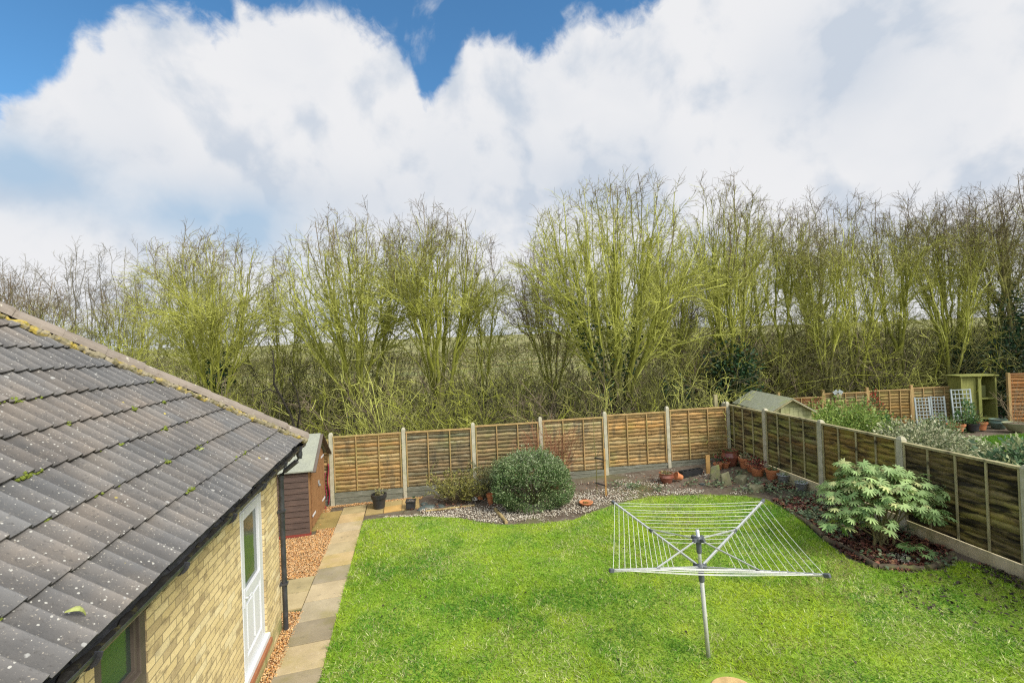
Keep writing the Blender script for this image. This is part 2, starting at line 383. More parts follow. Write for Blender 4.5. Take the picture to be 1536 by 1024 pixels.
lawn_edge = [(-2.20, 4.2), (-2.53, 5.8), (-3.1, 8.3), (-3.74, 11.3), (-3.2, 11.38), (-2.21, 11.25), (-1.40, 10.98), (-.9, 10.62), (-.4, 10.36), (.4, 10.28), (1.2, 10.33), (1.75, 10.75), (2.25, 11.08), (3.3, 11.45), (4.5, 11.27), (5.35, 10.98),
             (5.66, 10.62), (5.70, 9.7), (5.50, 8.55), (5.42, 7.75), (5.58, 7.36), (5.97, 7.18), (6.5, 7.2), (6.95, 7.42), (7.17, 7.2)]
lawn = lawn_edge + [(7.28, 6.2), (7.55, 4.0), (7.7, 1.5), (-1.6, 1.5)]
lawn_poly = lawn
sheet('lawn', lawn_poly, .022, m_lawn, label='bright green mown lawn', side=.04)

# grass blades over the lawn
def make_grass():
    n = 300000
    p = sample_poly(lawn_poly, int(n * 1.15)); p = p + rng.normal(size=p.shape) * (.035 * (vnoise(p, 2.5, 77) ** 2)[:, None])
    keep = rng.random(len(p)) < np.clip(1.25 - (p[:, 1] - 4) * .07, .55, 1) * np.where(p[:, 1] < 3.6, .15, 1); p = p[keep]
    d0 = np.hypot(p[:, 0] - 2.27, (p[:, 1] - 5.12)); p = p[d0 > .27 + .04 * rng.random(len(p))]
    N = len(p)
    a = rng.random(N) * 2 * math.pi; h = .019 + .027 * rng.random(N) ** 1.5; wd = .0035 + .004 * rng.random(N)
    tall = vnoise(p, 1.1, 2); h *= .7 + .7 * tall
    lean = .7 + 1.5 * rng.random(N)
    z = gz(p[:, 0], p[:, 1]) + .02
    s = np.stack([np.cos(a), np.sin(a)], 1); b2 = rng.random(N) * 2 * math.pi; q = np.stack([np.cos(b2), np.sin(b2)], 1)
    V = np.empty((N, 3, 3))
    V[:, 0, :2] = p - s * wd[:, None]; V[:, 1, :2] = p + s * wd[:, None]; V[:, 2, :2] = p + q * (h * lean)[:, None]
    V[:, 0, 2] = z; V[:, 1, 2] = z; V[:, 2, 2] = z + h
    g1 = np.array([.20, .37, .022]); g2 = np.array([.40, .51, .022]); g3 = np.array([.07, .23, .018]); g4 = np.array([.56, .56, .27])
    f = np.clip(vnoise(p, .6, 8) * .8 + .9 * vnoise(p, 2.4, 9) + .6 * vnoise(p, 6.5, 10) - .68 + .2 * rng.normal(size=N) * .6, 0, 1)[:, None]
    col = g1 * (1 - f) + g2 * f
    f2 = np.clip((.6 * vnoise(p, 1.4, 21) + .4 * vnoise(p, 4.2, 22) - .50) * 5 + .25 * rng.normal(size=N), 0, 1)[:, None]; col = col * (1 - .8 * f2) + g3 * .8 * f2
    dry = rng.random(N) < .07 + .22 * np.clip((.5 * vnoise(p, .8, 31) + .5 * vnoise(p, 3.3, 32) - .47) * 5, 0, 1); col[dry] = g4 * (.75 + .4 * rng.random((dry.sum(), 1)))
    worn = np.clip((.55 * vnoise(p, .9, 61) + .45 * vnoise(p, 3.6, 62) - .52) * 6, 0, 1) * np.clip(.25 + (p[:, 0] - 2) * .14, .15, .8)
    wb_ = rng.random(N) < worn * .6; col[wb_] = np.array([.33, .30, .10]) * (.7 + .5 * rng.random((wb_.sum(), 1)))
    col *= (.5 + .95 * rng.random((N, 1)))
    o = npmesh('grass', V.reshape(-1, 3), [np.arange(N * 3).reshape(N, 3)], m_grass, tint=np.repeat(col, 3, 0))
    tag(o, 'short bright green grass of the mown lawn', 'grass', None, 'stuff')
make_grass()

# worm casts and dark fallen leaf bits on the lawn
def chips(p, z, size, r=rng, flat=.6):
    """small irregular stones: octahedra"""
    N = len(p); base = np.array([[1, 0, 0], [0, 1, 0], [-1, 0, 0], [0, -1, 0], [0, 0, 1], [0, 0, -1.]])
    V = base[None] * (.6 + .8 * r.random((N, 6, 1))) * size[:, None, None] * np.array([1, 1, flat])
    a = r.random(N) * 6.283; c, s = np.cos(a), np.sin(a)
    X = V[..., 0] * c[:, None] - V[..., 1] * s[:, None]; Y = V[..., 0] * s[:, None] + V[..., 1] * c[:, None]
    tl = r.normal(size=(N, 1)) * .3
    V = np.stack([X, Y, V[..., 2] + X * tl], -1) + np.concatenate([p, z[:, None]], 1)[:, None]
    f = np.array([[0, 1, 4], [1, 2, 4], [2, 3, 4], [3, 0, 4], [1, 0, 5], [2, 1, 5], [3, 2, 5], [0, 3, 5]])
    F = (np.arange(N)[:, None, None] * 6 + f[None]).reshape(-1, 3)
    return V.reshape(-1, 3), F

def flat_leaves(p, z, size, r=rng, curl=.35):
    N = len(p); a = r.random(N) * 6.283
    D = np.stack([np.cos(a), np.sin(a), r.normal(size=N) * curl], 1)
    return scatter_leaves(np.concatenate([p, z[:, None]], 1), D, size, size * (.5 + .4 * r.random(N)), r, .3, (0, 0, 1))

# leaf litter: strewn on the corner of the lawn and thick in the mulch bed
bed_right = [(5.75, 10.7), (5.78, 9.7), (5.58, 8.6), (5.50, 7.8), (5.65, 7.45), (5.98, 7.28), (6.5, 7.32), (6.9, 7.55), (7.10, 7.75), (6.95, 9.0), (6.8, 10.6), (6.62, 11.9), (5.9, 11.6)]
def make_litter():
    p1 = sample_poly(bed_right, 7600); keep = vnoise(p1, 1.3, 4) > np.where(p1[:, 1] > 10.6, .42, .12); p1 = p1[keep]
    p2 = sample_poly([(5.6, 7.0), (7.2, 7.2), (7.45, 4.2), (6.0, 5.2), (5.2, 6.4)], 520); p2 = p2[rng.random(len(p2)) < np.clip((p2[:, 1] - 4) / 3.2, .1, 1)]
    p3 = sample_poly(lawn_poly, 130)
    p4 = sample_poly([(6.9, 7.1), (7.18, 7.4), (7.35, 4.5), (7.1, 4.5)], 520)
    p5 = sample_poly([(-3.3, 11.4), (5.0, 11.6), (6, 11.7), (6.2, 13.6), (-2, 12.4)], 900); p5 = p5[~inpoly(p5, lawn_poly)]
    p = np.concatenate([p1, p2, p3, p4, p5]); N = len(p); onl = inpoly(p, lawn_poly)
    sz = np.where(onl, .03 + .03 * rng.random(N), .05 + .05 * rng.random(N)); sz[-len(p5):] *= .6
    z = gz(p[:, 0], p[:, 1]) + np.where(onl, .045, .02) + .02 * rng.random(N)
    V, F = flat_leaves(p, z, sz)
    pal = np.array([[.15, .055, .038], [.24, .095, .058], [.08, .036, .028], [.31, .16, .08], [.19, .11, .08], [.36, .25, .15]])
    col = pal[rng.choice(6, N, p=[.28, .25, .2, .12, .1, .05])] * (.7 + .6 * rng.random((N, 1)))
    col[onl] = np.array([.035, .025, .018]) * (.6 + rng.random((onl.sum(), 1)))
    o = npmesh('fallen_leaves', V, [F], m_leaf_dead, tint=np.repeat(col, 4, 0))
    tag(o, 'reddish brown fallen leaves lying thick in the border', 'fallen leaves', None, 'stuff')
make_litter()

# white chippings in the far border, gold gravel by the shed and along the house
far_bed = [(-2.45, 11.6), (-2.2, 11.33), (-1.4, 11.05), (-.9, 10.7), (-.4, 10.45), (.4, 10.36), (1.2, 10.42), (1.75, 10.85), (2.25, 11.2), (3.3, 11.56), (4.5, 11.4), (5.4, 11.1), (5.8, 11.6), (6.2, 13.4), (6.2, 13.9), (4.3, 13.55), (2.4, 13.3), (.6, 13.05), (-1.2, 12.85), (-2.5, 12.6)]
def make_chippings():
    p = sample_poly(far_bed, 17000); d = vnoise(p, 1.0, 15) * .6 + vnoise(p, 3.1, 16) * .4
    front = np.exp(-((p[:, 1] - 11.2) / .8) ** 2)
    keep = d + .42 * front + .22 * rng.random(len(p)) - .12 * (p[:, 0] > 4.4) - .05 * ((p[:, 0] > -1.6) & (p[:, 0] < 1.6) & (p[:, 1] > 11.2)) > .74; p = p[keep]
    q = sample_poly([(5.75, 7.5), (6.4, 7.45), (6.6, 7.7), (6.1, 7.95)], 260)
    s2 = sample_poly([(-3.3, 11.36), (-2.2, 11.24), (-1.4, 10.98), (-1.4, 11.12), (-2.2, 11.42), (-3.3, 11.5)], 420)
    p = np.concatenate([p, q, s2]); N = len(p)
    V, F = chips(p, gz(p[:, 0], p[:, 1]) + .012 + .012 * rng.random(N), .011 + .011 * rng.random(N))
    pal = np.array([[1.05, 1.02, .95], [.82, .77, .67], [.58, .50, .40], [.28, .23, .19]])
    col = pal[rng.choice(4, N, p=[.42, .26, .17, .15])] * (.8 + .3 * rng.random((N, 1)))
    o = npmesh('white_gravel', V, [F], m_stone_white, tint=np.repeat(col, 6, 0))
    tag(o, 'white stone chippings scattered over the far border', 'gravel', None, 'stuff')
make_chippings()

gold_polys = [[(-4.33, 8.55), (-3.72, 8.55), (-4.26, 10.98), (-4.72, 10.95), (-4.62, 10.62), (-5.6, 10.40), (-4.6, 8.55)],
              [(-3.80, 7.42), (-3.46, 7.42), (-2.15, 1.5), (-2.4, 1.5), (-3.60, 6.96)],
              [(-4.90, 11.0), (-4.66, 10.9), (-4.98, 12.6), (-5.25, 12.6)], [(-5.2, 12.45), (-2.6, 12.62), (-2.6, 12.85), (-5.2, 12.6)]]
for i, P_ in enumerate(gold_polys): sheet('gravel_bed', P_, .006, m_gravelbase, label='golden gravel bed beside the house and shed')
def make_gold():
    p = np.concatenate([sample_poly(gold_polys[0], 9000), sample_poly(gold_polys[1], 7500), sample_poly(gold_polys[2], 1100), sample_poly(gold_polys[3], 1400)]); N = len(p)
    V, F = chips(p, gz(p[:, 0], p[:, 1]) + .014 + .012 * rng.random(N), .009 + .008 * rng.random(N))
    pal = np.array([[1, 1, 1], [1.15, 1.25, 1.45], [.75, .55, .45], [.45, .34, .3], [1.2, .95, .6]])
    col = pal[rng.choice(5, N, p=[.34, .2, .2, .12, .14])] * (.75 + .4 * rng.random((N, 1)))
    o = npmesh('golden_gravel', V, [F], m_stone_gold, tint=np.repeat(col, 6, 0))
    tag(o, 'golden brown gravel beside the house and the shed', 'gravel', None, 'stuff')
make_gold()

# paved path
def make_path():
    b = MB(); dx = -.224; L = math.hypot(1, dx); dv = np.array([dx, 1.]) / L; pv = np.array([dv[1], -dv[0]])   # along, and to the right
    o0 = np.array([-2.53, 5.8])
    def slab(u0, u1, v0, v1, tcol, dz):
        g = .006; q = [o0 + dv * (u + su * g) + pv * (v + sv * g) for u, v, su, sv in ((u0, v0, 1, 1), (u0, v1, 1, -1), (u1, v1, -1, -1), (u1, v0, -1, 1))]
        V = [(x, y, float(gz(x, y)) + h) for h in (-.03, .030 + dz) for x, y in q]
        b.add(V, [(3, 2, 1, 0), (4, 5, 6, 7), (0, 1, 5, 4), (1, 2, 6, 5), (2, 3, 7, 6), (3, 0, 4, 7)], tcol)
    tones = [(1.0, 1.0, 1.0), (.72, .74, .80), (1.06, 1.05, 1.03), (.64, .66, .72), (.92, .95, 1.0), (.95, .93, .85), (1.1, 1.0, .82), (1.05, 1.0, .9), (.85, .85, .7)]
    u = -4.55; i = 0
    seq = [5, 1, 0, 3, 2, 4, 6, 1, 2, 3, 4, 2, 1, 6, 5, 7, 0, 6, 8, 7]
    while u < 6.7:
        slab(u, u + .6, -.60, 0, tones[seq[i % len(seq)]], random.uniform(-.004, .004)); u += .6; i += 1
    slab(5.45, 6.05, -1.2, -.6, (.62, .58, .32), 0); slab(6.05, 6.65, -1.2, -.6, (.70, .64, .36), .002)
    slab(1.9, 2.45, -1.45, -.6, (1.02, 1.0, .88), 0); slab(2.45, 3.0, -1.45, -.6, (.86, .86, .72), .002)
    for j in range(3):
        slab(6.0, 6.42, .01 + j * .45, .46 + j * .45, ((.78, .72, .5), (1.15, .9, .5), (.85, .75, .5))[j], 0)
        slab(6.42, 6.84, .01 + j * .45, .46 + j * .45, ((.66, .62, .42), (.85, .8, .55), (1.0, .85, .55))[j], 0)
    o = b.build('path', m_slab, bevel=.006, tint=True); tag(o, 'worn sandstone slab path beside the lawn', None, None, 'structure')
make_path()

# sandy stepping stone in the lawn
t = MB(); t.lathe([(.05, -.02), (.245, -.02), (.25, .02), (.235, .034), (.12, .038), (.01, .039)], 28, squash=.9)
o = t.build('stepping_stone', mat('sandstone', (.55, .38, .17), (.42, .28, .12), 14, W1, .9, .4, 60)); o.location = (2.27, 5.12, float(gz(2.27, 5.12)) - .002)
tag(o, 'round sandy stepping stone set in the near lawn', 'stepping stone')

# ------------------------------------------------------------------ fences
def lap_panel(L, H, n, m_slat, m_bat, parent, nb=3, seed=0, tint0=1.0, flip=1, batten_t=.03):
    """one lap panel in the fence's space: returns objects; x 0..L, z 0..H, camera side at -y*flip"""
    r = np.random.default_rng(seed); V = []; F = []; T = []; nx = 13; xs = np.linspace(0.0, L, nx); pitch = H / n; c = 0
    for i in range(n):
        zb = i * pitch - .012; zt = zb + pitch + .028
        wb = r.normal(size=nx) * .007 + .006 * np.sin(xs * r.uniform(2, 6) + r.uniform(0, 6)); wt = r.normal(size=nx) * .002
        yb = -.014 - .004 * r.random(); tn = tint0 * (.70 + .52 * r.random()); hue = r.normal() * .05
        ph_ = np.random.default_rng(seed + 500).normal(); tc_ = np.array([tn * (1 + hue + .05 * ph_), tn, tn * (1 - hue - .10 * ph_)]) * (1 + .07 * ph_)
        rows = [np.stack([xs, np.full(nx, yb) * flip, np.maximum(zb + wb, 0)], 1), np.stack([xs, np.full(nx, .006) * flip, np.minimum(zt + wt, H)], 1),
                np.stack([xs, np.full(nx, .016) * flip, np.minimum(zt + wt, H)], 1), np.stack([xs, np.full(nx, yb + .011) * flip, np.maximum(zb + wb, 0)], 1)]
        for q in rows: V.append(q); T.append(np.repeat(tc_[None], nx, 0))
        base = c; c += 4 * nx
        for a in range(4):
            b_ = (a + 1) % 4
            i0 = base + a * nx + np.arange(nx - 1); j0 = base + b_ * nx + np.arange(nx - 1)
            F.append(np.stack([i0, i0 + 1, j0 + 1, j0], 1))
    o = npmesh('fence_panel', np.concatenate(V), [np.concatenate(F)], m_slat, parent, tint=np.concatenate(T))
    for x in ([.02, L - .02] + [L * (j + 1) / (nb + 1) for j in range(nb)]):
        b = MB(); b.box(x - batten_t / 2, x + batten_t / 2, -.045, -.019, .012, H - .03); q = b.build('batten', m_bat, o, bevel=.003)
        q.scale = (1, flip, 1)
    b = MB(); b.box(-.005, L + .005, -.05, .03, H - .028, H + .012); b.build('capping', m_bat, o, bevel=.003)
    return o

def post_mesh(h, wd=.10):
    b = MB(); b.box(-wd / 2, wd / 2, -wd / 2, wd / 2, -.3, h - .05)
    b.add([(-wd / 2, -wd / 2, h - .05), (wd / 2, -wd / 2, h - .05), (wd / 2, wd / 2, h - .05), (-wd / 2, wd / 2, h - .05), (-wd * .3, -wd * .3, h), (wd * .3, -wd * .3, h), (wd * .3, wd * .3, h), (-wd * .3, wd * .3, h)],
          [(0, 1, 5, 4), (1, 2, 6, 5), (2, 3, 7, 6), (3, 0, 4, 7), (4, 5, 6, 7)])
    return b

# back fence: from the left (behind the shed) to the far right corner
A = np.array([-4.99, 12.62]); B = np.array([6.42, 14.12]); dv = (B - A) / 6; ang = math.atan2(dv[1], dv[0]); step = np.linalg.norm(dv)
z0 = float(gz(*A))
bf = thing('panel_fence', 'honey brown lap panel fence with concrete posts along the far end of the lawn', 'fence', (A[0], A[1], z0), ang)
tops = [1.64, 1.70, 1.70, 1.74, 1.76, 1.80, 1.83, 1.86]     # world z of the panel tops
for i in range(-2, 6):
    g = float(gz(A[0] + dv[0] * (i + .5), A[1] + dv[1] * (i + .5)))
    tp = [1.60, 1.62, 1.68, 1.69, 1.74, 1.77, 1.82, 1.86][i + 2]
    H = 1.50; p = lap_panel(step - .12, H, 15 if i % 2 else 14, m_lap, m_batten, bf, nb=2, seed=40 + i, tint0=[1, .95, 1.0, .92, .9, 1.0, .95, .88][i + 2])
    p.location = (i * step + .06, 0, tp - H - z0); p.rotation_euler = (0, random.uniform(-.004, .004), 0)
    b = MB(); zb = tp - H - .012 - z0; b.box(0, step - .12, -.022, .022, g - .15 - z0, zb - (zb - g + z0) * .45); b.box(0, step - .12, -.032, .016, zb - (zb - g + z0) * .45 + .006, zb)
    q = b.build('gravel_board', m_gboard, bf, bevel=.004); q.location = (i * step + .06, 0, 0)
for i in range(-2, 7):
    g = float(gz(A[0] + dv[0] * i, A[1] + dv[1] * i)) - z0
    tp = [1.72, 1.74, 1.79, 1.82, 1.84, 1.89, 1.93, 1.98, 2.02][i + 2] - z0
    b = post_mesh(tp - g); q = b.build('fence_post', m_post, bf, bevel=.006); q.location = (i * step, 0, g); q.rotation_euler = (0, random.uniform(-.006, .006), 0)

# right hand fence, towards the camera
A2 = np.array([6.47, 14.42]); d2 = np.array([.116, -1.0]); d2 /= np.linalg.norm(d2); step2 = 1.93; ang2 = math.atan2(d2[1], d2[0])
rf = thing('panel_fence', 'dark mossy stained panel fence with concrete posts along the right of the lawn', 'fence', (A2[0], A2[1], .24), ang2)
for i in range(0, 7):
    x = i * step2; g = float(gz(*(A2 + d2 * (x + 1)))) - .24
    mm = [m_lap_dark, m_lap_dark, m_lap_dark, m_lap_black, m_lap_black, m_lap_black, m_lap_black][i]
    tp = [1.92, 1.96, 1.94, 1.90, 1.87, 1.86, 1.86][i]
    p = lap_panel(step2 - .12, 1.42, 13, mm, m_batten_dark, rf, nb=3, seed=70 + i, tint0=[1.35, 1.1, 1.0, 1, 1, 1, 1][i], flip=1)
    p.location = (x + .06, 0, tp - 1.42 - .24)
    b = MB(); b.box(0, step2 - .12, -.025, .025, g - .2, tp - 1.42 - .24 - .012); q = b.build('gravel_board', m_gboard_c, rf, bevel=.005); q.location = (x + .06, 0, 0)
for i in range(0, 8):
    x = i * step2; g = float(gz(*(A2 + d2 * x))) - .24
    tp = [1.97, 2.02, 2.01, 2.00, 1.95, 1.93, 1.93, 1.93][i] - .24
    b = post_mesh(tp - g, .115); q = b.build('fence_post', m_post, rf, bevel=.006); q.location = (x, 0, g)
b = MB(); b.box(-.05, .05, -.05, .05, -.1, 1.98); o = b.build('fence_post', m_batten_dark, bevel=.005); o.location = (6.28, 14.6, .2)
tag(o, 'short wooden post standing just behind the far right fence corner', 'post')

# ------------------------------------------------------------------ house
m_brick = bpy.data.materials.new('buff_brick'); m_brick.use_nodes = True; k = NT(m_brick.node_tree)
tcn = k.new('ShaderNodeTexCoord'); sp = k.new('ShaderNodeSeparateXYZ'); k.l.new(tcn.outputs['Object'], sp.inputs[0])
cb = k.new('ShaderNodeCombineXYZ'); k.l.new(k.m('ADD', sp.outputs[1], sp.outputs[0]), cb.inputs[0]); k.l.new(sp.outputs[2], cb.inputs[1])
wob = k.new('ShaderNodeVectorMath', operation='ADD'); k.l.new(cb.outputs[0], wob.inputs[0])
nn = k.new('ShaderNodeTexNoise'); k.l.new(tcn.outputs['Object'], nn.inputs['Vector']); nn.inputs['Scale'].default_value = 14
sc = k.new('ShaderNodeVectorMath', operation='SCALE'); k.l.new(nn.outputs['Color'], sc.inputs[0]); sc.inputs['Scale'].default_value = .006; k.l.new(sc.outputs[0], wob.inputs[1])
bt = k.new('ShaderNodeTexBrick'); k.l.new(wob.outputs[0], bt.inputs['Vector']); bt.inputs['Scale'].default_value = 1; bt.inputs['Brick Width'].default_value = .225; bt.inputs['Row Height'].default_value = .075
bt.inputs['Mortar Size'].default_value = .0055; bt.inputs['Mortar Smooth'].default_value = .3; bt.inputs['Bias'].default_value = -.15
bt.inputs['Color1'].default_value = (.74, .58, .30, 1); bt.inputs['Color2'].default_value = (.58, .44, .205, 1); bt.inputs['Mortar'].default_value = (.30, .235, .13, 1)
sm = k.ss(k.noise(k.mapping(tcn.outputs['Object'], (1, 5, 9)), 1.0, 5, .62, .3), .50, .68, 0, .75)
col = k.mix(sm, bt.outputs['Color'], (.25, .185, .10))
sw_ = k.new('ShaderNodeSeparateXYZ'); k.l.new(wob.outputs[0], sw_.inputs[0]); row_ = k.m('FLOOR', k.m('DIVIDE', sw_.outputs[1], .075)); par_ = k.m('SUBTRACT', 1, k.m('FLOORED_MODULO', row_, 2))
col_ = k.m('FLOOR', k.m('DIVIDE', k.m('ADD', sw_.outputs[0], k.m('MULTIPLY', par_, .1125)), .225)); cbx = k.new('ShaderNodeCombineXYZ'); k.l.new(col_, cbx.inputs[0]); k.l.new(row_, cbx.inputs[1])
wn = k.new('ShaderNodeTexWhiteNoise', noise_dimensions='2D'); k.l.new(cbx.outputs[0], wn.inputs['Vector'])
col = k.mix(k.ss(wn.outputs['Value'], .80, .95, 0, .55), col, (.32, .235, .125)); col = k.mix(k.ss(wn.outputs['Value'], .18, .05, 0, .5), col, (.78, .67, .42))
col = k.mix(k.ss(k.noise(tcn.outputs['Object'], 55, 3), .55, .75, 0, .4), col, (.34, .25, .13))
col = k.mix(k.m('MULTIPLY', k.ss(sp.outputs[2], .35, -.1), k.ss(k.noise(tcn.outputs['Object'], 4, 4), .3, .6)), col, (.22, .22, .07))
b = k.n['Principled BSDF']; k.l.new(col, b.inputs['Base Color']); b.inputs['Roughness'].default_value = .9
bn = k.new('ShaderNodeBump'); bn.inputs['Strength'].default_value = .7; bn.inputs['Distance'].default_value = .006
k.l.new(k.m('ADD', k.m('SUBTRACT', 1, bt.outputs['Fac']), k.m('MULTIPLY', k.noise(tcn.outputs['Object'], 60, 4), .5)), bn.inputs['Height']); k.l.new(bn.outputs[0], b.inputs['Normal'])

m_tile = mat('concrete_roof_tile', (.118, .112, .105), (.080, .079, .078), 2.2, W1, .85, .45, 70, tint=True, rnd=False,
             layers=[((.19, .155, .12), 1.1, .45, .7, W1, .5), ((.07, .066, .062), 38, .56, .68, W1, .7), ((.30, .27, .22), 75, .60, .70, W1, .8)])
kk = NT(m_tile.node_tree); b = kk.n['Principled BSDF']; col = [l.from_socket for l in m_tile.node_tree.links if l.to_socket == b.inputs['Base Color']][0]
tcn = kk.new('ShaderNodeTexCoord')
def lichen(kk, col, scale, thr, c, prob):
    v = kk.new('ShaderNodeTexVoronoi'); kk.l.new(tcn.outputs['Object'], v.inputs['Vector']); v.inputs['Scale'].default_value = scale; v.inputs['Randomness'].default_value = 1
    sel = kk.new('ShaderNodeSeparateColor'); kk.l.new(v.outputs['Color'], sel.inputs[0])
    rad = kk.m('MULTIPLY', kk.m('MULTIPLY', sel.outputs[1], thr), kk.m('GREATER_THAN', sel.outputs[0], prob))
    dd = kk.m('ADD', v.outputs['Distance'], kk.m('MULTIPLY', kk.m('SUBTRACT', kk.noise(tcn.outputs['Object'], scale * 3, 4), .5), .3))
    return kk.mix(kk.ss(kk.m('SUBTRACT', rad, dd), 0, .06), col, c)
col = lichen(kk, col, 11, .24, (.30, .295, .275), .84)
col = lichen(kk, col, 42, .30, (.38, .37, .33), .50)
col = lichen(kk, col, 9, .16, (.44, .36, .07), .92)
kk.l.new(col, b.inputs['Base Color'])
m_hip = mat('hip_tile', (.26, .22, .18), (.20, .17, .14), 3, W1, .9, .5, 50, layers=[((.16, .13, .10), 7, .55, .7), ((.48, .45, .36), 16, .62, .7)])
m_brown = mat('brown_stained_wood', (.125, .10, .08), (.085, .068, .054), 5, (1, .3, 1), .6, .1)
m_fascia = mat('reddish_brown_board', (.15, .072, .045), (.10, .048, .032), 5, (1, .3, 1), .55, .1)
m_upvc = mat('white_plastic', (.64, .65, .67), (.60, .61, .63), 3, W1, .35, 0, spec=.5)
m_glass = mat('window_glass', (.022, .045, .036), (.030, .055, .042), 3, W1, .06, .12, 25, spec=1.0)
m_glass.node_tree.nodes['Principled BSDF'].inputs['IOR'].default_value = 1.9
m_inside = mat('unlit_room_black', (.02, .02, .02), None, 3)
m_gutter = mat('black_gutter', (.022, .023, .026), (.05, .052, .058), 9, W1, .4, .1, spec=.5)
m_debris = mat('gutter_debris', (.012, .011, .009), (.06, .055, .02), 14, W1, .7, .6, 40, lo=.5, hi=.7)

HP = Vector((-3.574, 6.96, 0)); HA = math.atan2(.23796, .97127)
house = thing('house', 'buff brick single storey house wing with grey tiled hip roof', 'house', HP, HA)
TAN = .8; SA = math.atan(TAN); CA, SN = math.cos(SA), math.sin(SA)
EX, EZ, CY, WX, Y0 = .33, 2.63, .14, -6.2, -9.0      # eave edge x, height, far corner y, far wall x, near end

# brick wall with a door and a window opening (a shell 0.25 thick)
def wall_shell():
    b = MB(); zt = 2.49; z0 = -.5; T = .12
    ops = [(-4.30, -3.71, .95, 2.34), (-1.69, -.755, .24, 2.205)]
    ys = [Y0] + [v for o in ops for v in o[:2]] + [0.0]
    for i in range(len(ys) - 1):
        hole = [o for o in ops if o[0] == ys[i]]
        if hole:
            b.box(-.25, 0, ys[i], ys[i + 1], z0, hole[0][2]); b.box(-.25, 0, ys[i], ys[i + 1], hole[0][3], zt)
        else: b.box(-.25, 0, ys[i], ys[i + 1], z0, zt)
    b.box(WX, -.25, -.25, 0, z0, zt); b.box(WX - .25, WX, Y0, 0, z0, zt)
    b.box(WX, -.25, Y0, Y0 + .25, z0, zt)
    return b.build('wall', m_brick, house)
wall_shell()

def tile_slope(yend, lim_hi, lim_lo, flipm, smax, name, seed):
    """interlocking double roll tiles; local: y along the eave, s up the slope"""
    r = np.random.default_rng(seed); V = []; F = []; T = []; c = 0
    g = .334; tw = .30; prof = np.array([[0, 0], [.03, .003], [.07, .009], [.105, .022], [.122, .030], [.132, .029], [.143, .012], [.15, 0]])
    pf = np.concatenate([prof[:-1], prof + [.15, 0]]); npf = len(pf)
    nc = int(math.ceil(smax / g))
    for kx in range(nc):
        s0 = kx * g - .01; s1 = s0 + g + .06
        nt = int((yend[1] - yend[0]) / tw) + 1; off = 0
        for j in range(nt):
            yb = yend[1] - (j + 1) * tw + off
            if yb + tw < lim_lo(s1) - .3 or yb > lim_hi(s0): continue
            jit = r.normal() * .0016; js = r.normal() * .003; tn = .90 + .20 * r.random(); hue = r.normal() * .018
            y = np.clip(yb + pf[:, 0] * .998, lim_lo(s0), lim_hi(s0)); y1 = np.clip(yb + pf[:, 0] * .998, lim_lo(s1), lim_hi(s1))
            lo_h = .036 + pf[:, 1] + jit; hi_h = .003 + pf[:, 1] + jit
            rows = [(y, s0 + js, lo_h - .017), (y, s0 + js, lo_h), (y1, s1, hi_h)]
            for (yy, ss, hh) in rows:
                x = EX - ss * CA + hh * SN; z = EZ + ss * SN + hh * CA
                V.append(np.stack([x, yy, z], 1))
            # lip uses its own copy of the upper verts so its edge stays crisp
            V.append(V[-2].copy()); cr = .88 + .62 * (pf[:, 1] / .030) ** 2; T.append(np.tile(cr, 4)[:, None] * np.array([[tn * (1 + hue), tn, tn * (1 - hue)]]))  # cr: worn crests paler, pans darker; roll highlights are tinted in as well
            a = np.arange(npf - 1)
            F.append(np.stack([c + a, c + a + 1, c + npf + a + 1, c + npf + a], 1))
            F.append(np.stack([c + 3 * npf + a, c + 3 * npf + a + 1, c + 2 * npf + a + 1, c + 2 * npf + a], 1))
            c += 4 * npf
    V = np.concatenate(V); V = flipm(V)
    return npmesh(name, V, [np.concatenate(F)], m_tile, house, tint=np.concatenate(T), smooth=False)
SMAX = (EX - WX / 2) / CA
hip = lambda s: CY + .02 - s * CA
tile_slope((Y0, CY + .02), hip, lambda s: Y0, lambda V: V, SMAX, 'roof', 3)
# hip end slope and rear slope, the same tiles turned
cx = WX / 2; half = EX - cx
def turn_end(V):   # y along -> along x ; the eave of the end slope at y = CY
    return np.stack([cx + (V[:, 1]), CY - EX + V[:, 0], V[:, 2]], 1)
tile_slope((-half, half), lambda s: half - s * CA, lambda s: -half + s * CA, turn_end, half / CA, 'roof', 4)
tile_slope((Y0, CY + .02), hip, lambda s: Y0, lambda V: np.stack([2 * cx - V[:, 0], V[:, 1], V[:, 2]], 1), SMAX, 'roof', 5)

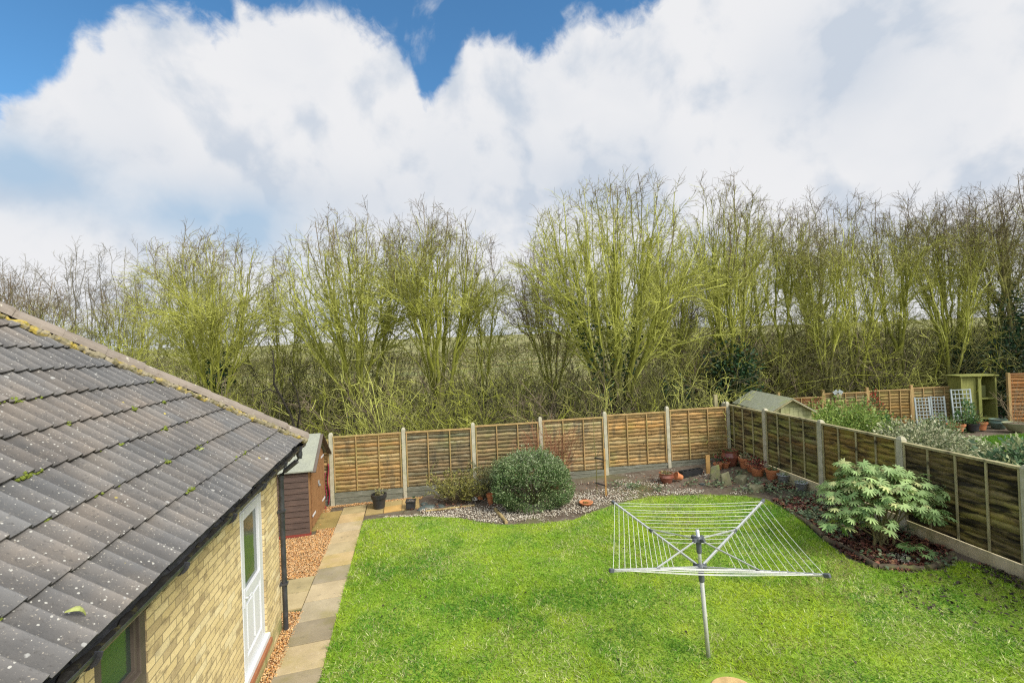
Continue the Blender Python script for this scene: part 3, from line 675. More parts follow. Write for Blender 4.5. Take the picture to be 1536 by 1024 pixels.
# hip tiles up the corner, bedded on mossy mortar
def hip_line(sgn, name='hip_ridge'):
    a = np.array([EX + .02, CY + .02, EZ + .05]); d = np.array([-1, -1, TAN]); n = half
    if sgn < 0: a[0] = 2 * cx - a[0]; d[0] = 1
    Lh = n * math.sqrt(2 + TAN ** 2); d = d / np.linalg.norm(d); seg = .40; m_ = int(Lh / seg) + 1
    side = np.cross(d, [0, 0, 1.]); side /= np.linalg.norm(side); up = np.cross(side, d)
    b = MB(); r = np.random.default_rng(5)
    for i in range(m_):
        p0 = a + d * (i * seg - .03); p1 = a + d * ((i + 1) * seg); V = []
        j = r.normal(size=3) * .004
        for p, rr in ((p0, .112), (p1, .100)):
            for R_ in (rr, rr - .017):
                for q in range(9):
                    th = math.pi * (q / 8) * 1.02 - .03
                    V.append(p + j + side * math.cos(th) * R_ + up * (math.sin(th) * R_ * .92 - .010))
        F = [(q, q + 1, 18 + q + 1, 18 + q) for q in range(8)] + [(9 + q, 9 + q + 1, q + 1, q)[::-1] for q in range(8)] + [(27 + q, 18 + q, 18 + q + 1, 27 + q + 1)[::-1] for q in range(8)]
        b.add(V, F)
    o = b.build(name, m_hip, house)
    # mortar: a lumpy fillet each side
    b = MB(); N = int(Lh / .02)
    for sg in (-1, 1):
        P = [a + d * (i * .02) + side * sg * (.112 + .010 * math.sin(i * .21) + r.normal() * .006) + up * (-.055 + r.normal() * .008) for i in range(N)]
        b.tube(P, np.abs(.036 + np.convolve(r.normal(size=N), np.ones(4) / 4, 'same') * .012), 8)
    b.build('mortar_bed', m_mortar, o)
hip_line(1); hip_line(-1)
b = MB(); b.tube([(cx, Y0, EZ + SMAX * SN + .03), (cx, CY - half, EZ + SMAX * SN + .03)], .12, 14); b.build('ridge', m_hip, house)

# moss tufts along the laps
def moss():
    r = np.random.default_rng(11); P = []
    for i in range(60):
        kx = r.integers(1, 9); s = kx * .334 - .02; y = -r.random() ** .8 * 5.5 - s * CA
        if y > hip(s) - .2: continue
        big = r.random() < .12; n = 40 if big else r.integers(4, 14)
        for _ in range(n): P.append([EX - s * CA + r.normal() * .01, y + r.normal() * (.035 if big else .022), EZ + s * SN + .022 + abs(r.normal()) * .012])
    P = np.array(P); V, F = chips(P[:, :2], P[:, 2], .008 + .012 * r.random(len(P)), r, 1.0)
    npmesh('moss', V, [F], m_moss, house)
moss()

# eaves: fascia, soffit, gutter, downpipe
b = MB(); b.box(.242, .266, Y0, CY - .06, 2.455, 2.62); b.box(WX - .2, .266, CY - .083, CY - .06, 2.455, 2.62); b.build('fascia', m_fascia, house)
b = MB(); b.box(-.05, .240, Y0, CY - .085, 2.492, 2.507); b.build('soffit', m_brown, house)
def gutter(p0, p1, out, name='gutter'):
    p0 = np.array(p0, float); p1 = np.array(p1, float); b = MB(); out = np.array(out, float); V = []
    r = .062; q = 9
    for p in (p0, p1):
        for R_ in (r, r - .004):
            for i in range(q): th = math.pi * i / (q - 1); V.append(p + out * (math.cos(th) * R_) + np.array([0, 0, -math.sin(th) * R_]))
    F = [(i, i + 1, 2 * q + i + 1, 2 * q + i) for i in range(q - 1)] + [(q + i + 1, q + i, 3 * q + i, 3 * q + i + 1) for i in range(q - 1)] + [(0, 2 * q, 3 * q, q), (q - 1, 2 * q - 1, 4 * q - 1, 3 * q - 1)] + [(i, i + q, i + q + 1, i + 1) for i in range(q - 1)] + [(2 * q + i, 2 * q + i + 1, 3 * q + i + 1, 3 * q + i) for i in range(q - 1)]
    b.add(V, F); o = b.build(name, m_gutter, house)
    d = (p1 - p0) / np.linalg.norm(p1 - p0); L = np.linalg.norm(p1 - p0)
    s = .45
    while s < L:
        b = MB(); c = p0 + d * s
        pts_ = [c + out * (math.cos(math.pi * i / 8) * .067) + np.array([0, 0, -math.sin(math.pi * i / 8) * .067]) for i in range(9)]
        for i in range(8): b.bar(pts_[i], pts_[i + 1], .035, .006, up=d)
        b.build('clip', m_gutter, o); s += .95
    b = MB(); n = int(L / .05); r_ = np.random.default_rng(2)
    b.tube([p0 + d * (.02 + (L - .04) * i / n) + np.array([0, 0, -.047 + r_.normal() * .004]) for i in range(n + 1)], np.abs(.028 + r_.normal(size=n + 1) * .006), 6); b.build('debris', m_debris, o)
    return o
GX, GZ = .332, 2.597
g1 = gutter((GX, CY + .072, GZ), (GX, Y0, GZ), (1, 0, 0)); g2 = gutter((GX + .05, CY + .01, GZ), (WX, CY + .01, GZ), (0, 1, 0))
b = MB(); b.tube([(GX, -.06, GZ - .05), (GX, -.06, GZ - .13), (GX, -.055, GZ - .19), (GX - .04, -.05, GZ - .235), (.12, -.03, GZ - .37), (.075, -.03, GZ - .42), (.062, -.03, GZ - .5), (.062, -.03, .6), (.062, -.03, -.12)], .036, 12)
for z in (GZ - .13, GZ - .47): b.tube([(GX if z > 2.4 else .062, -.06 if z > 2.4 else -.03, z + .03), (GX if z > 2.4 else .062, -.06 if z > 2.4 else -.03, z - .03)], .043, 12)
dp = b.build('downpipe', m_gutter, house, smooth=True)
m_ = dp.modifiers.new('edge', 'EDGE_SPLIT'); m_.split_angle = R(45)
for z in (1.62, .55):
    b = MB(); b.box(.002, .11, -.075, .015, z, z + .035); b.build('bracket', m_gutter, dp, bevel=.004)

# door: white, half glazed over two raised panels
dy0, dy1, dz0, dz1 = -1.685, -.76, .245, 2.20
b = MB(); f = .055; X0, X1 = -.085, -.02
b.box(X0, X1, dy0, dy0 + f, dz0, dz1); b.box(X0, X1, dy1 - f, dy1, dz0, dz1); b.box(X0, X1, dy0 + f, dy1 - f, dz1 - f, dz1); b.box(X0, .035, dy0 - .02, dy1 + .02, dz0 - .03, dz0 + .035)
door = b.build('door', m_upvc, house, bevel=.005)
b = MB(); a0, a1 = dy0 + f + .006, dy1 - f - .006; s = .11; zl = 1.20
b.box(-.075, -.012, a0, a0 + s, dz0 + .045, dz1 - f - .006); b.box(-.075, -.012, a1 - s, a1, dz0 + .045, dz1 - f - .006)
b.box(-.075, -.012, a0 + s, a1 - s, dz1 - f - .006 - s, dz1 - f - .006); b.box(-.075, -.012, a0 + s, a1 - s, dz0 + .045, dz0 + .045 + .16); b.box(-.075, -.012, a0 + s, a1 - s, zl - .12, zl)
b.box(-.07, -.03, a0 + s, a1 - s, dz0 + .205, zl - .12)
b.build('leaf', m_upvc, door, bevel=.006)
yc = (a0 + a1) / 2
for y0_, y1_ in ((a0 + s + .05, yc - .03), (yc + .03, a1 - s - .05)):
    b = MB(); b.box(-.032, -.016, y0_, y1_, dz0 + .25, zl - .17); b.build('panel', m_upvc, door, bevel=.012)
b = MB(); b.box(-.055, -.045, a0 + s, a1 - s, zl, dz1 - f - .006 - s); b.build('pane', m_glass, door)
b = MB(); b.box(-.012, .0, a0 + .03, a0 + .075, zl - .16, zl + .06); b.box(0, .045, a0 + .043, a0 + .06, zl - .05, zl - .03); b.box(.03, .045, a0 + .043, a0 + .16, zl - .05, zl - .03); b.build('handle', m_upvc, door, bevel=.004)
b = MB(); b.box(.003, .06, dy0 - .02, dy1 + .02, dz0 - .1, dz0 - .032); b.build('doorstep', mat('red_clay_sill', (.36, .15, .07), (.28, .11, .05), 8, W1, .85, .2), house, bevel=.004)
b = MB(); b.box(-.6, -.45, Y0 + .3, -.3, -.4, 2.4); b.build('dark_room_backing', m_inside, house)  # near-black slab standing in for the unlit room behind door and window

# brown framed window with an upper light
wy0, wy1, wz0, wz1 = -4.295, -3.715, .955, 2.335
b = MB(); f = .075
b.box(-.10, -.005, wy0, wy0 + f, wz0, wz1); b.box(-.10, -.005, wy1 - f, wy1, wz0, wz1); b.box(-.10, -.005, wy0 + f, wy1 - f, wz1 - f, wz1); b.box(-.10, .05, wy0 + f, wy1 - f, wz0, wz0 + f); b.box(-.10, .004, wy0 + f, wy1 - f, 1.72, 1.79)
win = b.build('window', m_brown, house, bevel=.006)
b = MB()
for z0_, z1_ in ((wz0 + f, 1.72), (1.79, wz1 - f)):
    g_ = .03
    b.box(-.07, -.025, wy0 + f, wy0 + f + g_, z0_, z1_); b.box(-.07, -.025, wy1 - f - g_, wy1 - f, z0_, z1_); b.box(-.07, -.025, wy0 + f + g_, wy1 - f - g_, z1_ - g_, z1_); b.box(-.07, -.025, wy0 + f + g_, wy1 - f - g_, z0_, z0_ + g_)
b.build('casement', m_brown, win, bevel=.004)
for z0_, z1_ in ((wz0 + f, 1.72), (1.79, wz1 - f)):
    b = MB(); b.box(-.06, -.05, wy0 + f + .03, wy1 - f - .03, z0_ + .03, z1_ - .03); b.build('pane', m_glass, win)

# yellow-green leaves lying on the tiles
hm = Matrix.Translation(HP) @ Matrix.Rotation(HA, 4, 'Z')
def roof_leaf(y, s, label, L=.14, a=.3):
    n = 7; V = []
    for i in range(n):
        t = i / (n - 1); wd = .2 * L * math.sin(math.pi * min(t * 1.05 + .03, 1)) ** .8; arch = .03 * math.sin(math.pi * t)
        for q in (-1, 0, 1): V.append(((t - .5) * L, q * wd, arch - abs(q) * .006))
    F = [(i * 3 + q, i * 3 + q + 1, i * 3 + q + 4, i * 3 + q + 3) for i in range(n - 1) for q in (0, 1)]
    me = bpy.data.meshes.new('roof_leaf'); me.from_pydata(V, [], F); me.update()
    me.materials.append(mat('yellow_leaf', (.34, .36, .12), (.24, .28, .08), 20, rough=.5))
    o = bpy.data.objects.new('fallen_leaf', me); link(o); sm_ = o.modifiers.new('thickness', 'SOLIDIFY'); sm_.thickness = .002
    h = .052
    p = hm @ Vector((EX - s * CA + h * SN, y, EZ + s * SN + h * CA)); o.location = p
    o.rotation_euler = (0, SA, HA); o.rotation_mode = 'XYZ'; o.matrix_world = Matrix.Translation(p) @ Matrix.Rotation(HA, 4, 'Z') @ Matrix.Rotation(SA, 4, 'Y') @ Matrix.Rotation(a, 4, 'Z')
    tag(o, label, 'leaf')
roof_leaf(-4.90, .13, 'yellow green fallen leaf on the lowest tiles near the gutter', .085, .5)
roof_leaf(-2.39, .60, 'small green leaf caught at a tile edge halfway along the roof', .055, 1.2)

# ------------------------------------------------------------------ brown shed
SP = Vector((-4.76, 10.66, -.18)); sA = math.atan2(.36, 1.79)
m_shed = mat('brown_shiplap', (.105, .070, .055), (.075, .051, .041), 6, (1, 1, 6), .75, .2, layers=[((.15, .095, .07), 3, .5, .7, (.6, .6, 4), .6)])
m_shed_o = mat('orange_brown_shiplap', (.30, .155, .065), (.21, .105, .045), 6, (1, 1, 5), .75, .2, layers=[((.36, .20, .09), 3, .5, .7, (1, 1, .6), .6)])
m_felt = mat('green_grey_felt', (.29, .30, .24), (.23, .24, .19), 30, W1, .95, .4, 80, layers=[((.33, .34, .25), 3, .5, .7, W1, .5)])
shed = thing('garden_shed', 'brown timber shed with grey green felt roof between the house and the back fence', 'shed', SP, sA)
sl, sw, ev, ap = 2.35, 1.80, 1.50, 2.10      # local: x -sl..0, y 0..sw ; gable with doors at x = 0
def lapped(b, p0, p1, z0, zf, n, out):
    """overlapping boards on a vertical plane from p0 to p1"""
    p0 = np.array(p0); p1 = np.array(p1); out = np.array(out); h = (zf - z0) / n
    for i in range(n):
        zb, zt = z0 + i * h, z0 + (i + 1) * h - .004
        V = [(*(p0 + out * .022), zb), (*(p1 + out * .022), zb), (*(p1 + out * .006), zt), (*(p0 + out * .006), zt), (*p0, zb), (*p1, zb), (*p1, zt), (*p0, zt)]
        b.add(V, [(0, 1, 2, 3), (5, 4, 7, 6), (0, 4, 5, 1), (3, 2, 6, 7), (0, 3, 7, 4), (1, 5, 6, 2)])
b = MB(); lapped(b, (-sl, 0), (0, 0), .06, ev, 11, (0, -1)); lapped(b, (0, sw), (-sl, sw), .06, ev, 11, (0, 1)); lapped(b, (-sl, sw), (-sl, 0), .06, ev, 11, (-1, 0))
b.add([(-sl, 0, ev), (-sl, sw, ev), (-sl, sw / 2, ap)], [(0, 2, 1)])
b.build('wall', m_shed, shed)
b = MB()
for y0_, y1_ in ((0, .22), (sw - .22, sw)): b.box(-.03, 0.0, y0_, y1_, .06, ev)
hh = lambda y: ev + (ap - ev) * (1 - abs(y - sw / 2) / (sw / 2))
b.add([(0, 0, ev), (0, .22, ev), (0, sw - .22, ev), (0, sw, ev), (0, sw - .22, hh(sw - .22) - .01), (0, sw / 2, ap - .01), (0, .22, hh(.22) - .01)], [(0, 1, 6), (1, 2, 4, 5, 6), (2, 3, 4)])
b.build('gable', m_shed_o, shed)
for i in range(2):
    y0_ = .23 + i * (sw / 2 - .225); y1_ = y0_ + sw / 2 - .235; b = MB(); nb = 7
    for j in range(nb):
        a_, c_ = y0_ + (y1_ - y0_) * j / nb + .003, y0_ + (y1_ - y0_) * (j + 1) / nb - .003
        zt0 = min(hh(a_), 1.86) - .06; zt1 = min(hh(c_), 1.86) - .06
        V = [(x, y, z) for x in (.002, .024) for y, z in ((a_, .1), (c_, .1), (c_, zt1), (a_, zt0))]
        b.add(V, [(3, 2, 1, 0), (4, 5, 6, 7), (0, 1, 5, 4), (1, 2, 6, 5), (2, 3, 7, 6), (3, 0, 4, 7)])
    dr = b.build('door', m_shed_o, shed)
    for z in (.35, 1.45):
        yy = y0_ if i == 0 else y1_; s_ = 1 if i == 0 else -1
        b = MB(); b.box(.026, .036, min(yy - .05 * s_, yy + .26 * s_), max(yy - .05 * s_, yy + .26 * s_), z, z + .045); b.build('hinge', m_upvc if i == 0 or z < 1 else m_upvc, dr)
    if i == 0:
        b = MB(); b.box(.026, .05, y1_ - .02, y1_ + .05, .92, 1.0); b.lathe([(.022, 0), (.03, .01), (.03, .05), (.01, .06)], 10, M=Matrix.Translation((.05, y1_ + .01, .86))); b.build('padlock', m_grey_metal, dr)
b = MB(); ov = .09
for sg in (0, 1):
    e = -ov if sg == 0 else sw + ov; ze = ev - (ap - ev) / (sw / 2) * ov + .02
    V = [(-sl - .08, e, ze), (.12, e, ze), (.12, sw / 2, ap + .03), (-sl - .08, sw / 2, ap + .03)]; V += [(x, y, z + .028) for x, y, z in V]
    b.add(V, [(0, 1, 2, 3), (7, 6, 5, 4), (0, 4, 5, 1), (1, 5, 6, 2), (2, 6, 7, 3), (3, 7, 4, 0)])
b.build('roof', m_felt, shed)
b = MB(); 
for sg in (0, 1):
    e = -ov if sg == 0 else sw + ov; ze = ev - (ap - ev) / (sw / 2) * ov - .06
    b.bar((.135, e, ze + .06), (.135, sw / 2, ap + .025), .022, .10, up=(1, 0, 0))
b.build('barge_board', m_brown, shed)
b = MB(); b.box(-sl, .02, -.02, .05, 0, .075); b.box(-sl, .02, sw - .05, sw + .02, 0, .075); b.build('bearer', mat('red_bearer', (.25, .05, .035), None, 5, rough=.7), shed)
# pinkish red rolled hose / strap hung at the shed's far corner
b = MB(); m_red = mat('red_rope', (.26, .025, .05), (.18, .015, .035), 12, rough=.6)
P_ = [(-5.06 + .02 * math.sin(z * 9), 12.53, z) for z in np.linspace(-.1, .98, 16)]; b.tube(P_, .017, 7)
b.tube([(x - .07, y - .03, z) for x, y, z in P_[2:-3]], .014, 7)
o = b.build('rope', m_red, smooth=True); tag(o, 'pinkish red rope hanging between the shed doors and the back fence', 'rope')

# ------------------------------------------------------------------ rotary clothes dryer
m_alu = mat('brushed_aluminium', (.60, .61, .60), (.52, .53, .52), 8, W1, .42, 0, spec=.5, metal=.55)
m_pole = mat('pole_paint', (.46, .47, .41), (.40, .41, .36), 8, W1, .5, 0, spec=.4)
m_hub = mat('dark_grey_plastic', (.075, .085, .095), (.10, .11, .12), 8, W1, .5, 0, spec=.4)
m_line = mat('white_line', (.78, .78, .74), None, 8, rough=.6)
ax = Vector((-.049, -.008, 1)).normalized()
dry = thing('rotary_dryer', 'silver rotary clothes dryer with white lines standing on the lawn', 'clothes dryer', (2.23, 5.679, .075))
q = Vector((0, 0, 1)).rotation_difference(ax); dry.rotation_mode = 'QUATERNION'; dry.rotation_quaternion = q
Hh = 1.118; Larm = 1.495; eal = .30; az0 = -1.01; tp_ = Hh + .457
b = MB(); b.tube([(0, 0, -.1), (0, 0, .96)], .025, 14); b.build('pole', m_pole, dry, smooth=True)
b = MB(); b.tube([(0, 0, .94), (0, 0, tp_)], .0215, 14); b.build('upper_pole', m_alu, dry, smooth=True)
b = MB(); b.lathe([(.03, .95), (.034, .96), (.034, 1.045), (.03, 1.06)], 14); b.build('lock_collar', m_hub, dry)
def hub(z, r_):
    b = MB(); b.lathe([(r_ * .55, z - .045), (r_ * .8, z - .035), (r_, z - .02), (r_, z + .02), (r_ * .75, z + .035), (r_ * .5, z + .045)], 16)
    for i in range(4):
        a = az0 + i * math.pi / 2; c, s_ = math.cos(a), math.sin(a); b.bar((c * r_ * .6, s_ * r_ * .6, z), (c * (r_ + .045), s_ * (r_ + .045), z + .012), .036, .042)
    return b.build('hub', m_hub, dry, bevel=.004)
hub(Hh, .052); zr = tp_ - .12; hub(zr, .045)
b = MB(); b.lathe([(.026, zr - .16), (.031, zr - .15), (.031, zr - .03), (.026, zr - .02)], 14); b.build('slider', m_hub, dry)
tips = []
for i in range(4):
    a = az0 + i * math.pi / 2; d = Vector((math.cos(a) * math.cos(eal), math.sin(a) * math.cos(eal), math.sin(eal))); h0 = Vector((0, 0, Hh)) 
    b = MB(); b.bar(h0 + d * .06, h0 + d * Larm, .022, .030); arm = b.build('arm', m_alu, dry, bevel=.004)
    b = MB(); b.bar(h0 + d * (Larm - .035), h0 + d * (Larm + .025), .034, .040); b.build('end_cap', m_hub, arm, bevel=.006)
    b = MB(); b.bar(Vector((math.cos(a) * .05, math.sin(a) * .05, zr)), h0 + d * .78 + Vector((0, 0, .012)), .012, .018); b.build('strut', m_alu, dry, bevel=.002)
    b = MB(); b.bar(h0 + d * .745, h0 + d * .80, .028, .036); b.build('bracket', m_hub, arm)
    tips.append((h0, d))
for i in range(4):
    (h0, d0), (h1, d1) = tips[i], tips[(i + 1) % 4]
    for j in range(12):
        s_ = Larm - .03 - j * .088; p0 = h0 + d0 * s_ + Vector((0, 0, .008)); p1 = h1 + d1 * s_ + Vector((0, 0, .008)); sag = (.006 + .022 * random.random()) * s_
        b = MB(); P_ = [p0.lerp(p1, t_ / 9) - Vector((0, 0, sag * 4 * (t_ / 9) * (1 - t_ / 9))) for t_ in range(10)]
        b.tube(P_, .0024, 5); b.build('clothes_line', m_line, dry, smooth=True)

# ------------------------------------------------------------------ trees beyond the fence
MOSS = np.array([.37, .395, .055]); MOSS2 = np.array([.58, .60, .15]); OLIVE = np.array([.13, .13, .045]); BROWN = np.array([.19, .15, .10]); GREYB = np.array([.22, .205, .16]); DARK = np.array([.06, .052, .035])

def bez(p0, p1, p2, K):
    t = np.linspace(0, 1, K)[None, :, None]
    return (1 - t) ** 2 * p0[:, None] + 2 * t * (1 - t) * p1[:, None] + t * t * p2[:, None]

def make_tree_mesh(seed, H, W, stems, mode='dome', moss=1.0, base_r=.2, dens=1.0, mossh=.80, forkr=.25):
    """trunk, fanning stems, sub-stems that each reach a point of the crown's outline, then branches and twigs"""
    r = np.random.default_rng(seed); dome = mode == 'dome'; H = H * (.93 if dome else .965)
    fork = r.uniform(.9, 1.12) * forkr * H if dome else r.uniform(.16, .30) * H
    T = int((18 + 6.0 * stems) * (.6 + .4 * dens)) if dome else int((8 + 4 * stems) * (.6 + .4 * dens))
    f = np.sqrt((np.arange(T) + .5) / T); a = np.arange(T) * 2.39996 + r.random() * 6 + r.normal(size=T) * .15
    zt = fork + (H - fork) * (1 - (.50 if dome else .34) * f ** 2.6) * (1 - .13 * r.random(T))
    low = (r.random(T) < .28) & (f > .5); zt[low] = fork + (H - fork) * r.uniform(.32, .66, low.sum())
    tip = np.stack([f * W * np.cos(a), f * W * np.sin(a), zt], 1)
    fs_ = np.sqrt((np.arange(stems) + .5) / stems); as_ = np.arange(stems) * 2.39996 + r.random() * 6
    tgt = np.stack([fs_ * W * .62 * np.cos(as_), fs_ * W * .62 * np.sin(as_), fork + (H - fork) * (.80 - .16 * fs_ ** 2) * r.uniform(.85, 1.05, stems)], 1)
    p0 = np.stack([np.cos(as_) * base_r * .4, np.sin(as_) * base_r * .4, fork * r.uniform(.55, 1.15, stems)], 1)
    ctl = p0 + (tgt - p0) * np.array([.60, .60, .45]) + r.normal(size=(stems, 3)) * .12
    K = 12; S = bez(p0, ctl, tgt, K); S[:, 1:-1] += r.normal(size=(stems, K - 2, 3)) * .035
    SR = base_r * (.39 if dome else .48) * (1 - .74 * np.linspace(0, 1, K) ** .7)[None] * r.uniform(.75, 1.1, (stems, 1)) + .006
    own = np.argmin(((tip[:, None, :2] - tgt[None, :, :2]) ** 2).sum(-1) + r.random((T, stems)) * .4, 1)
    t0 = np.clip(r.uniform(.22, .92, T), 0, .95); x = t0 * (K - 1); i = x.astype(int); g = (x - i)[:, None]
    st = S[own, i] * (1 - g) + S[own, i + 1] * g
    for _ in range(6):
        bad = st[:, 2] > zt - .7; x = np.where(bad, np.maximum(x - 1.2, .3), x); i = x.astype(int); g = (x - i)[:, None]; st = S[own, i] * (1 - g) + S[own, i + 1] * g
    tan = norm(S[own, i + 1] - S[own, i]); ln = np.linalg.norm(tip - st, axis=1)[:, None]
    KB = 10; B_ = bez(st, st + (tan * .65 + norm(tip - st) * np.array([1.1, 1.1, .3]) * .6) * ln * .45, tip, KB); B_[:, 1:-1] += r.normal(size=(T, KB - 2, 3)) * .04
    BR = (np.minimum(SR[own, i] * .55, .034))[:, None] * (1 - .72 * np.linspace(0, 1, KB) ** .8)[None] + .004
    tk = 6; T0 = np.zeros((1, tk, 3)); T0[0, :, 2] = np.linspace(-.5, fork * 1.12, tk); T0[0, 1:, :2] += np.cumsum(r.normal(size=(tk - 1, 2)) * .03, 0)
    TR = base_r * np.linspace(1.25, .8, tk)[None]
    def colr(P, lev):
        z = P[..., 2] / H; N = z.shape
        m = np.clip((mossh + .07 + r.normal(size=(N[0], 1)) * .10 - z) * 5, 0, 1)[..., None] * moss * (1, 1, .95, .85, 1)[lev]
        basec = BROWN * (.8 + .5 * r.random((N[0], 1, 1))) if mode != 'ash' else GREYB * (.8 + .4 * r.random((N[0], 1, 1)))
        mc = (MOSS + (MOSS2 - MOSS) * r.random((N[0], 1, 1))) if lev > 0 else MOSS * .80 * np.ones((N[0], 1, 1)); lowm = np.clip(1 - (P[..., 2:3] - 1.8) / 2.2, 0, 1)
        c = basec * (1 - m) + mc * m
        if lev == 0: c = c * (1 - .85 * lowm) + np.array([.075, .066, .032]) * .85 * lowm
        return c * (.7 + .55 * r.random((N[0], 1, 1)))
    V0, F0 = tubes(T0, TR, 8); V1, F1 = tubes(S, SR, 6)
    C0 = np.repeat(colr(T0, 0).reshape(-1, 3), 8, 0); C1 = np.repeat(colr(S, 0).reshape(-1, 3), 6, 0)
    trunk = (np.concatenate([V0, V1]), np.concatenate([F0, F1 + len(V0)]), np.concatenate([C0, C1]))
    vs_, fs, cs = [], [], []; n = 0
    def put(P, Rd, sides, lev):
        nonlocal n
        v, f_ = tubes(P, Rd, sides); vs_.append(v); fs.append(f_ + n); cs.append(np.repeat(colr(P, lev).reshape(-1, 3), sides, 0)); n += len(v)
    put(B_, BR, 5, 1)
    up1 = .16
    q, d, t, rr = kids(np.concatenate([B_, S[:, 2:]]) if S.shape[1] - 2 == KB else B_, np.concatenate([BR, SR[:, 2:]]), int((9 if dome else 10) * (.7 + .3 * dens)), .16, .99, .62, r, .18)
    L1 = r.uniform(.45, 1.25, len(t)) * (1.2 - .55 * t) * (1 if dome else .9)
    A1 = grow(q, d, L1, 5, up1, .10, r); R1 = np.clip(rr * .6, .0085, .018)[:, None] * np.linspace(1, .5, 5)[None]; put(A1, R1, 3, 1)
    q, d, t2, rr = kids(A1, R1, 5, .15, 1, .70, r, .2); L2 = r.uniform(.22, .70, len(t2)) * (1.15 - .4 * t2)
    A2 = grow(q, d, L2, 4, .08, .09, r); R2 = np.full((len(t2), 4), .0066) * np.linspace(1, .7, 4)[None]; put(A2, R2, 3, 2)
    q, d, t3, rr = kids(A2, R2, max(2, int(2.6 * dens)), .2, 1, .75, r); L3 = r.uniform(.10, .36, len(t3))
    A3 = grow(q, d, L3, 3, .06, .10, r); put(A3, np.full((len(t3), 3), .0048) * np.linspace(1, .7, 3)[None], 3, 3)
    for PP, RR, mm in ((B_, BR, 14), (A1, R1, 6)):
        q, d, t4, rr = kids(PP, RR, mm, .05, 1, 1.1, r); ok = q[:, 2] < (mossh + .05) * H * (.8 + .4 * r.random(len(q))); q, d = q[ok], d[ok]
        A4 = grow(q, d, r.uniform(.04, .13, len(q)), 2, .1, .1, r); put(A4, np.tile([[.012, .007]], (len(q), 1)), 3, 4)
    return trunk, (np.concatenate(vs_), np.concatenate(fs), np.concatenate(cs)), S

def ivy_leaves(S, H, zmax, n, r, spread=.22, which=None):
    """ivy sleeve on the stems up to zmax"""
    P = []; k_ = S.shape[1]
    idx = np.arange(len(S)) if which is None else np.array(which) % len(S)
    for i in idx:
        t = r.random(n * 3); x = t * (k_ - 1.001); j = x.astype(int); f = (x - j)[:, None]
        q = S[i, j] * (1 - f) + S[i, j + 1] * f; q = q[q[:, 2] < zmax * (.75 + .3 * r.random(len(q)))][:n]
        P.append(q)
    P = np.concatenate(P + [np.stack([np.zeros(n), np.zeros(n), r.random(n) * min(zmax, 2.0)], 1)])
    off = r.normal(size=P.shape) * spread * np.array([1, 1, .6]); Q = P + off
    V, F = scatter_leaves(Q, norm(off + np.array([0, 0, -.15]) * 0 + r.normal(size=P.shape) * .15), r.uniform(.09, .17, len(Q)), r.uniform(.08, .14, len(Q)), r)
    c = np.array([.022, .055, .022]) * (.5 + 1.3 * r.random((len(Q), 1))) + (r.random((len(Q), 1)) < .12) * np.array([.05, .09, .04])
    return V, F, np.repeat(c, 4, 0)

PROTO = {}
def tree(key, pos, label, group=None, rz=0.0, sc=1.0, args=None, ivy=None, cat='tree', sxy=None):
    z = float(gz(pos[0], pos[1])) - .05
    if key in PROTO and args is None:
        o = bpy.data.objects.new('tree', None); link(o)
        for ch in PROTO[key]: c = ch.copy(); link(c, o)
    else:
        tr, cr, S = make_tree_mesh(*args[0], **args[1])
        o = bpy.data.objects.new('tree', None); link(o)
        a = npmesh('trunk', tr[0], [tr[1]], m_bark, o, tint=tr[2], smooth=True); b = npmesh('crown', cr[0], [cr[1]], m_twig, o, tint=cr[2])
        L = [a, b]
        if ivy:
            r = np.random.default_rng(args[0][0] + 99); V, F, Cc = ivy_leaves(S, args[0][1], ivy[0], ivy[1], r, ivy[2], ivy[3] if len(ivy) > 3 else None)
            L.append(npmesh('ivy', V, [F], m_leaf, o, tint=Cc))
        PROTO[key] = L
    o.empty_display_size = .5
    o.location = (pos[0], pos[1], z); o.rotation_euler = (0, 0, rz); o.scale = ((sxy or sc), (sxy or sc), sc)
    return tag(o, label, cat, group)

G1 = 'bare trees in a row beyond the back fence'
# the trees one can tell apart
tree('d1', (-12.3, 19.0), 'domed mossy tree with ivy patches above the middle of the tiled roof', G1, .4, args=((101, 10.7, 3.1, 8), dict(base_r=.19, mossh=.86)), ivy=(5.2, 260, .17, (2, 7)))
tree('d2', (-6.0, 18.2), 'broad mossy tree, left one of the touching pair behind the second fence panel', G1, 1.1, args=((103, 10.7, 3.5, 8), dict(base_r=.24, mossh=.84)), ivy=(2.6, 200, .18, (3,)))
tree('d3', (-3.0, 18.6), 'broad mossy tree, right one of the touching pair behind the third fence panel', G1, 2.0, args=((107, 10.8, 3.2, 8), dict(base_r=.24, mossh=.84)), ivy=(3.0, 220, .18, (5,)))
tree('d4', (3.9, 17.6), 'tallest fan shaped mossy tree with many stems behind the middle of the fence', G1, .2, args=((113, 11.3, 4.1, 11), dict(base_r=.30, mossh=.88, forkr=.12)), ivy=(5.6, 330, .18, (1, 6, 10)))
tree('n1', (-9.8, 20.2), 'slim straight mossy tree between the roof-side dome tree and the touching pair', G1, 0, args=((127, 9.9, 1.1, 2), dict(mode='up', base_r=.11, dens=.8)), ivy=(3.0, 140, .13))
tree('n2', (-1.25, 19.5), 'slim leaning tree with an ivy clad foot right of the touching pair', G1, 1.0, args=((131, 9.6, 1.3, 2), dict(mode='up', base_r=.11, dens=.7)), ivy=(2.6, 330, .18))
tree('n3', (1.75, 21.5), 'brown topped tree with open fanning crown left of the tallest tree', G1, .5, args=((137, 10.0, 2.5, 6), dict(mode='dome', base_r=.16, dens=.85, mossh=.55)))
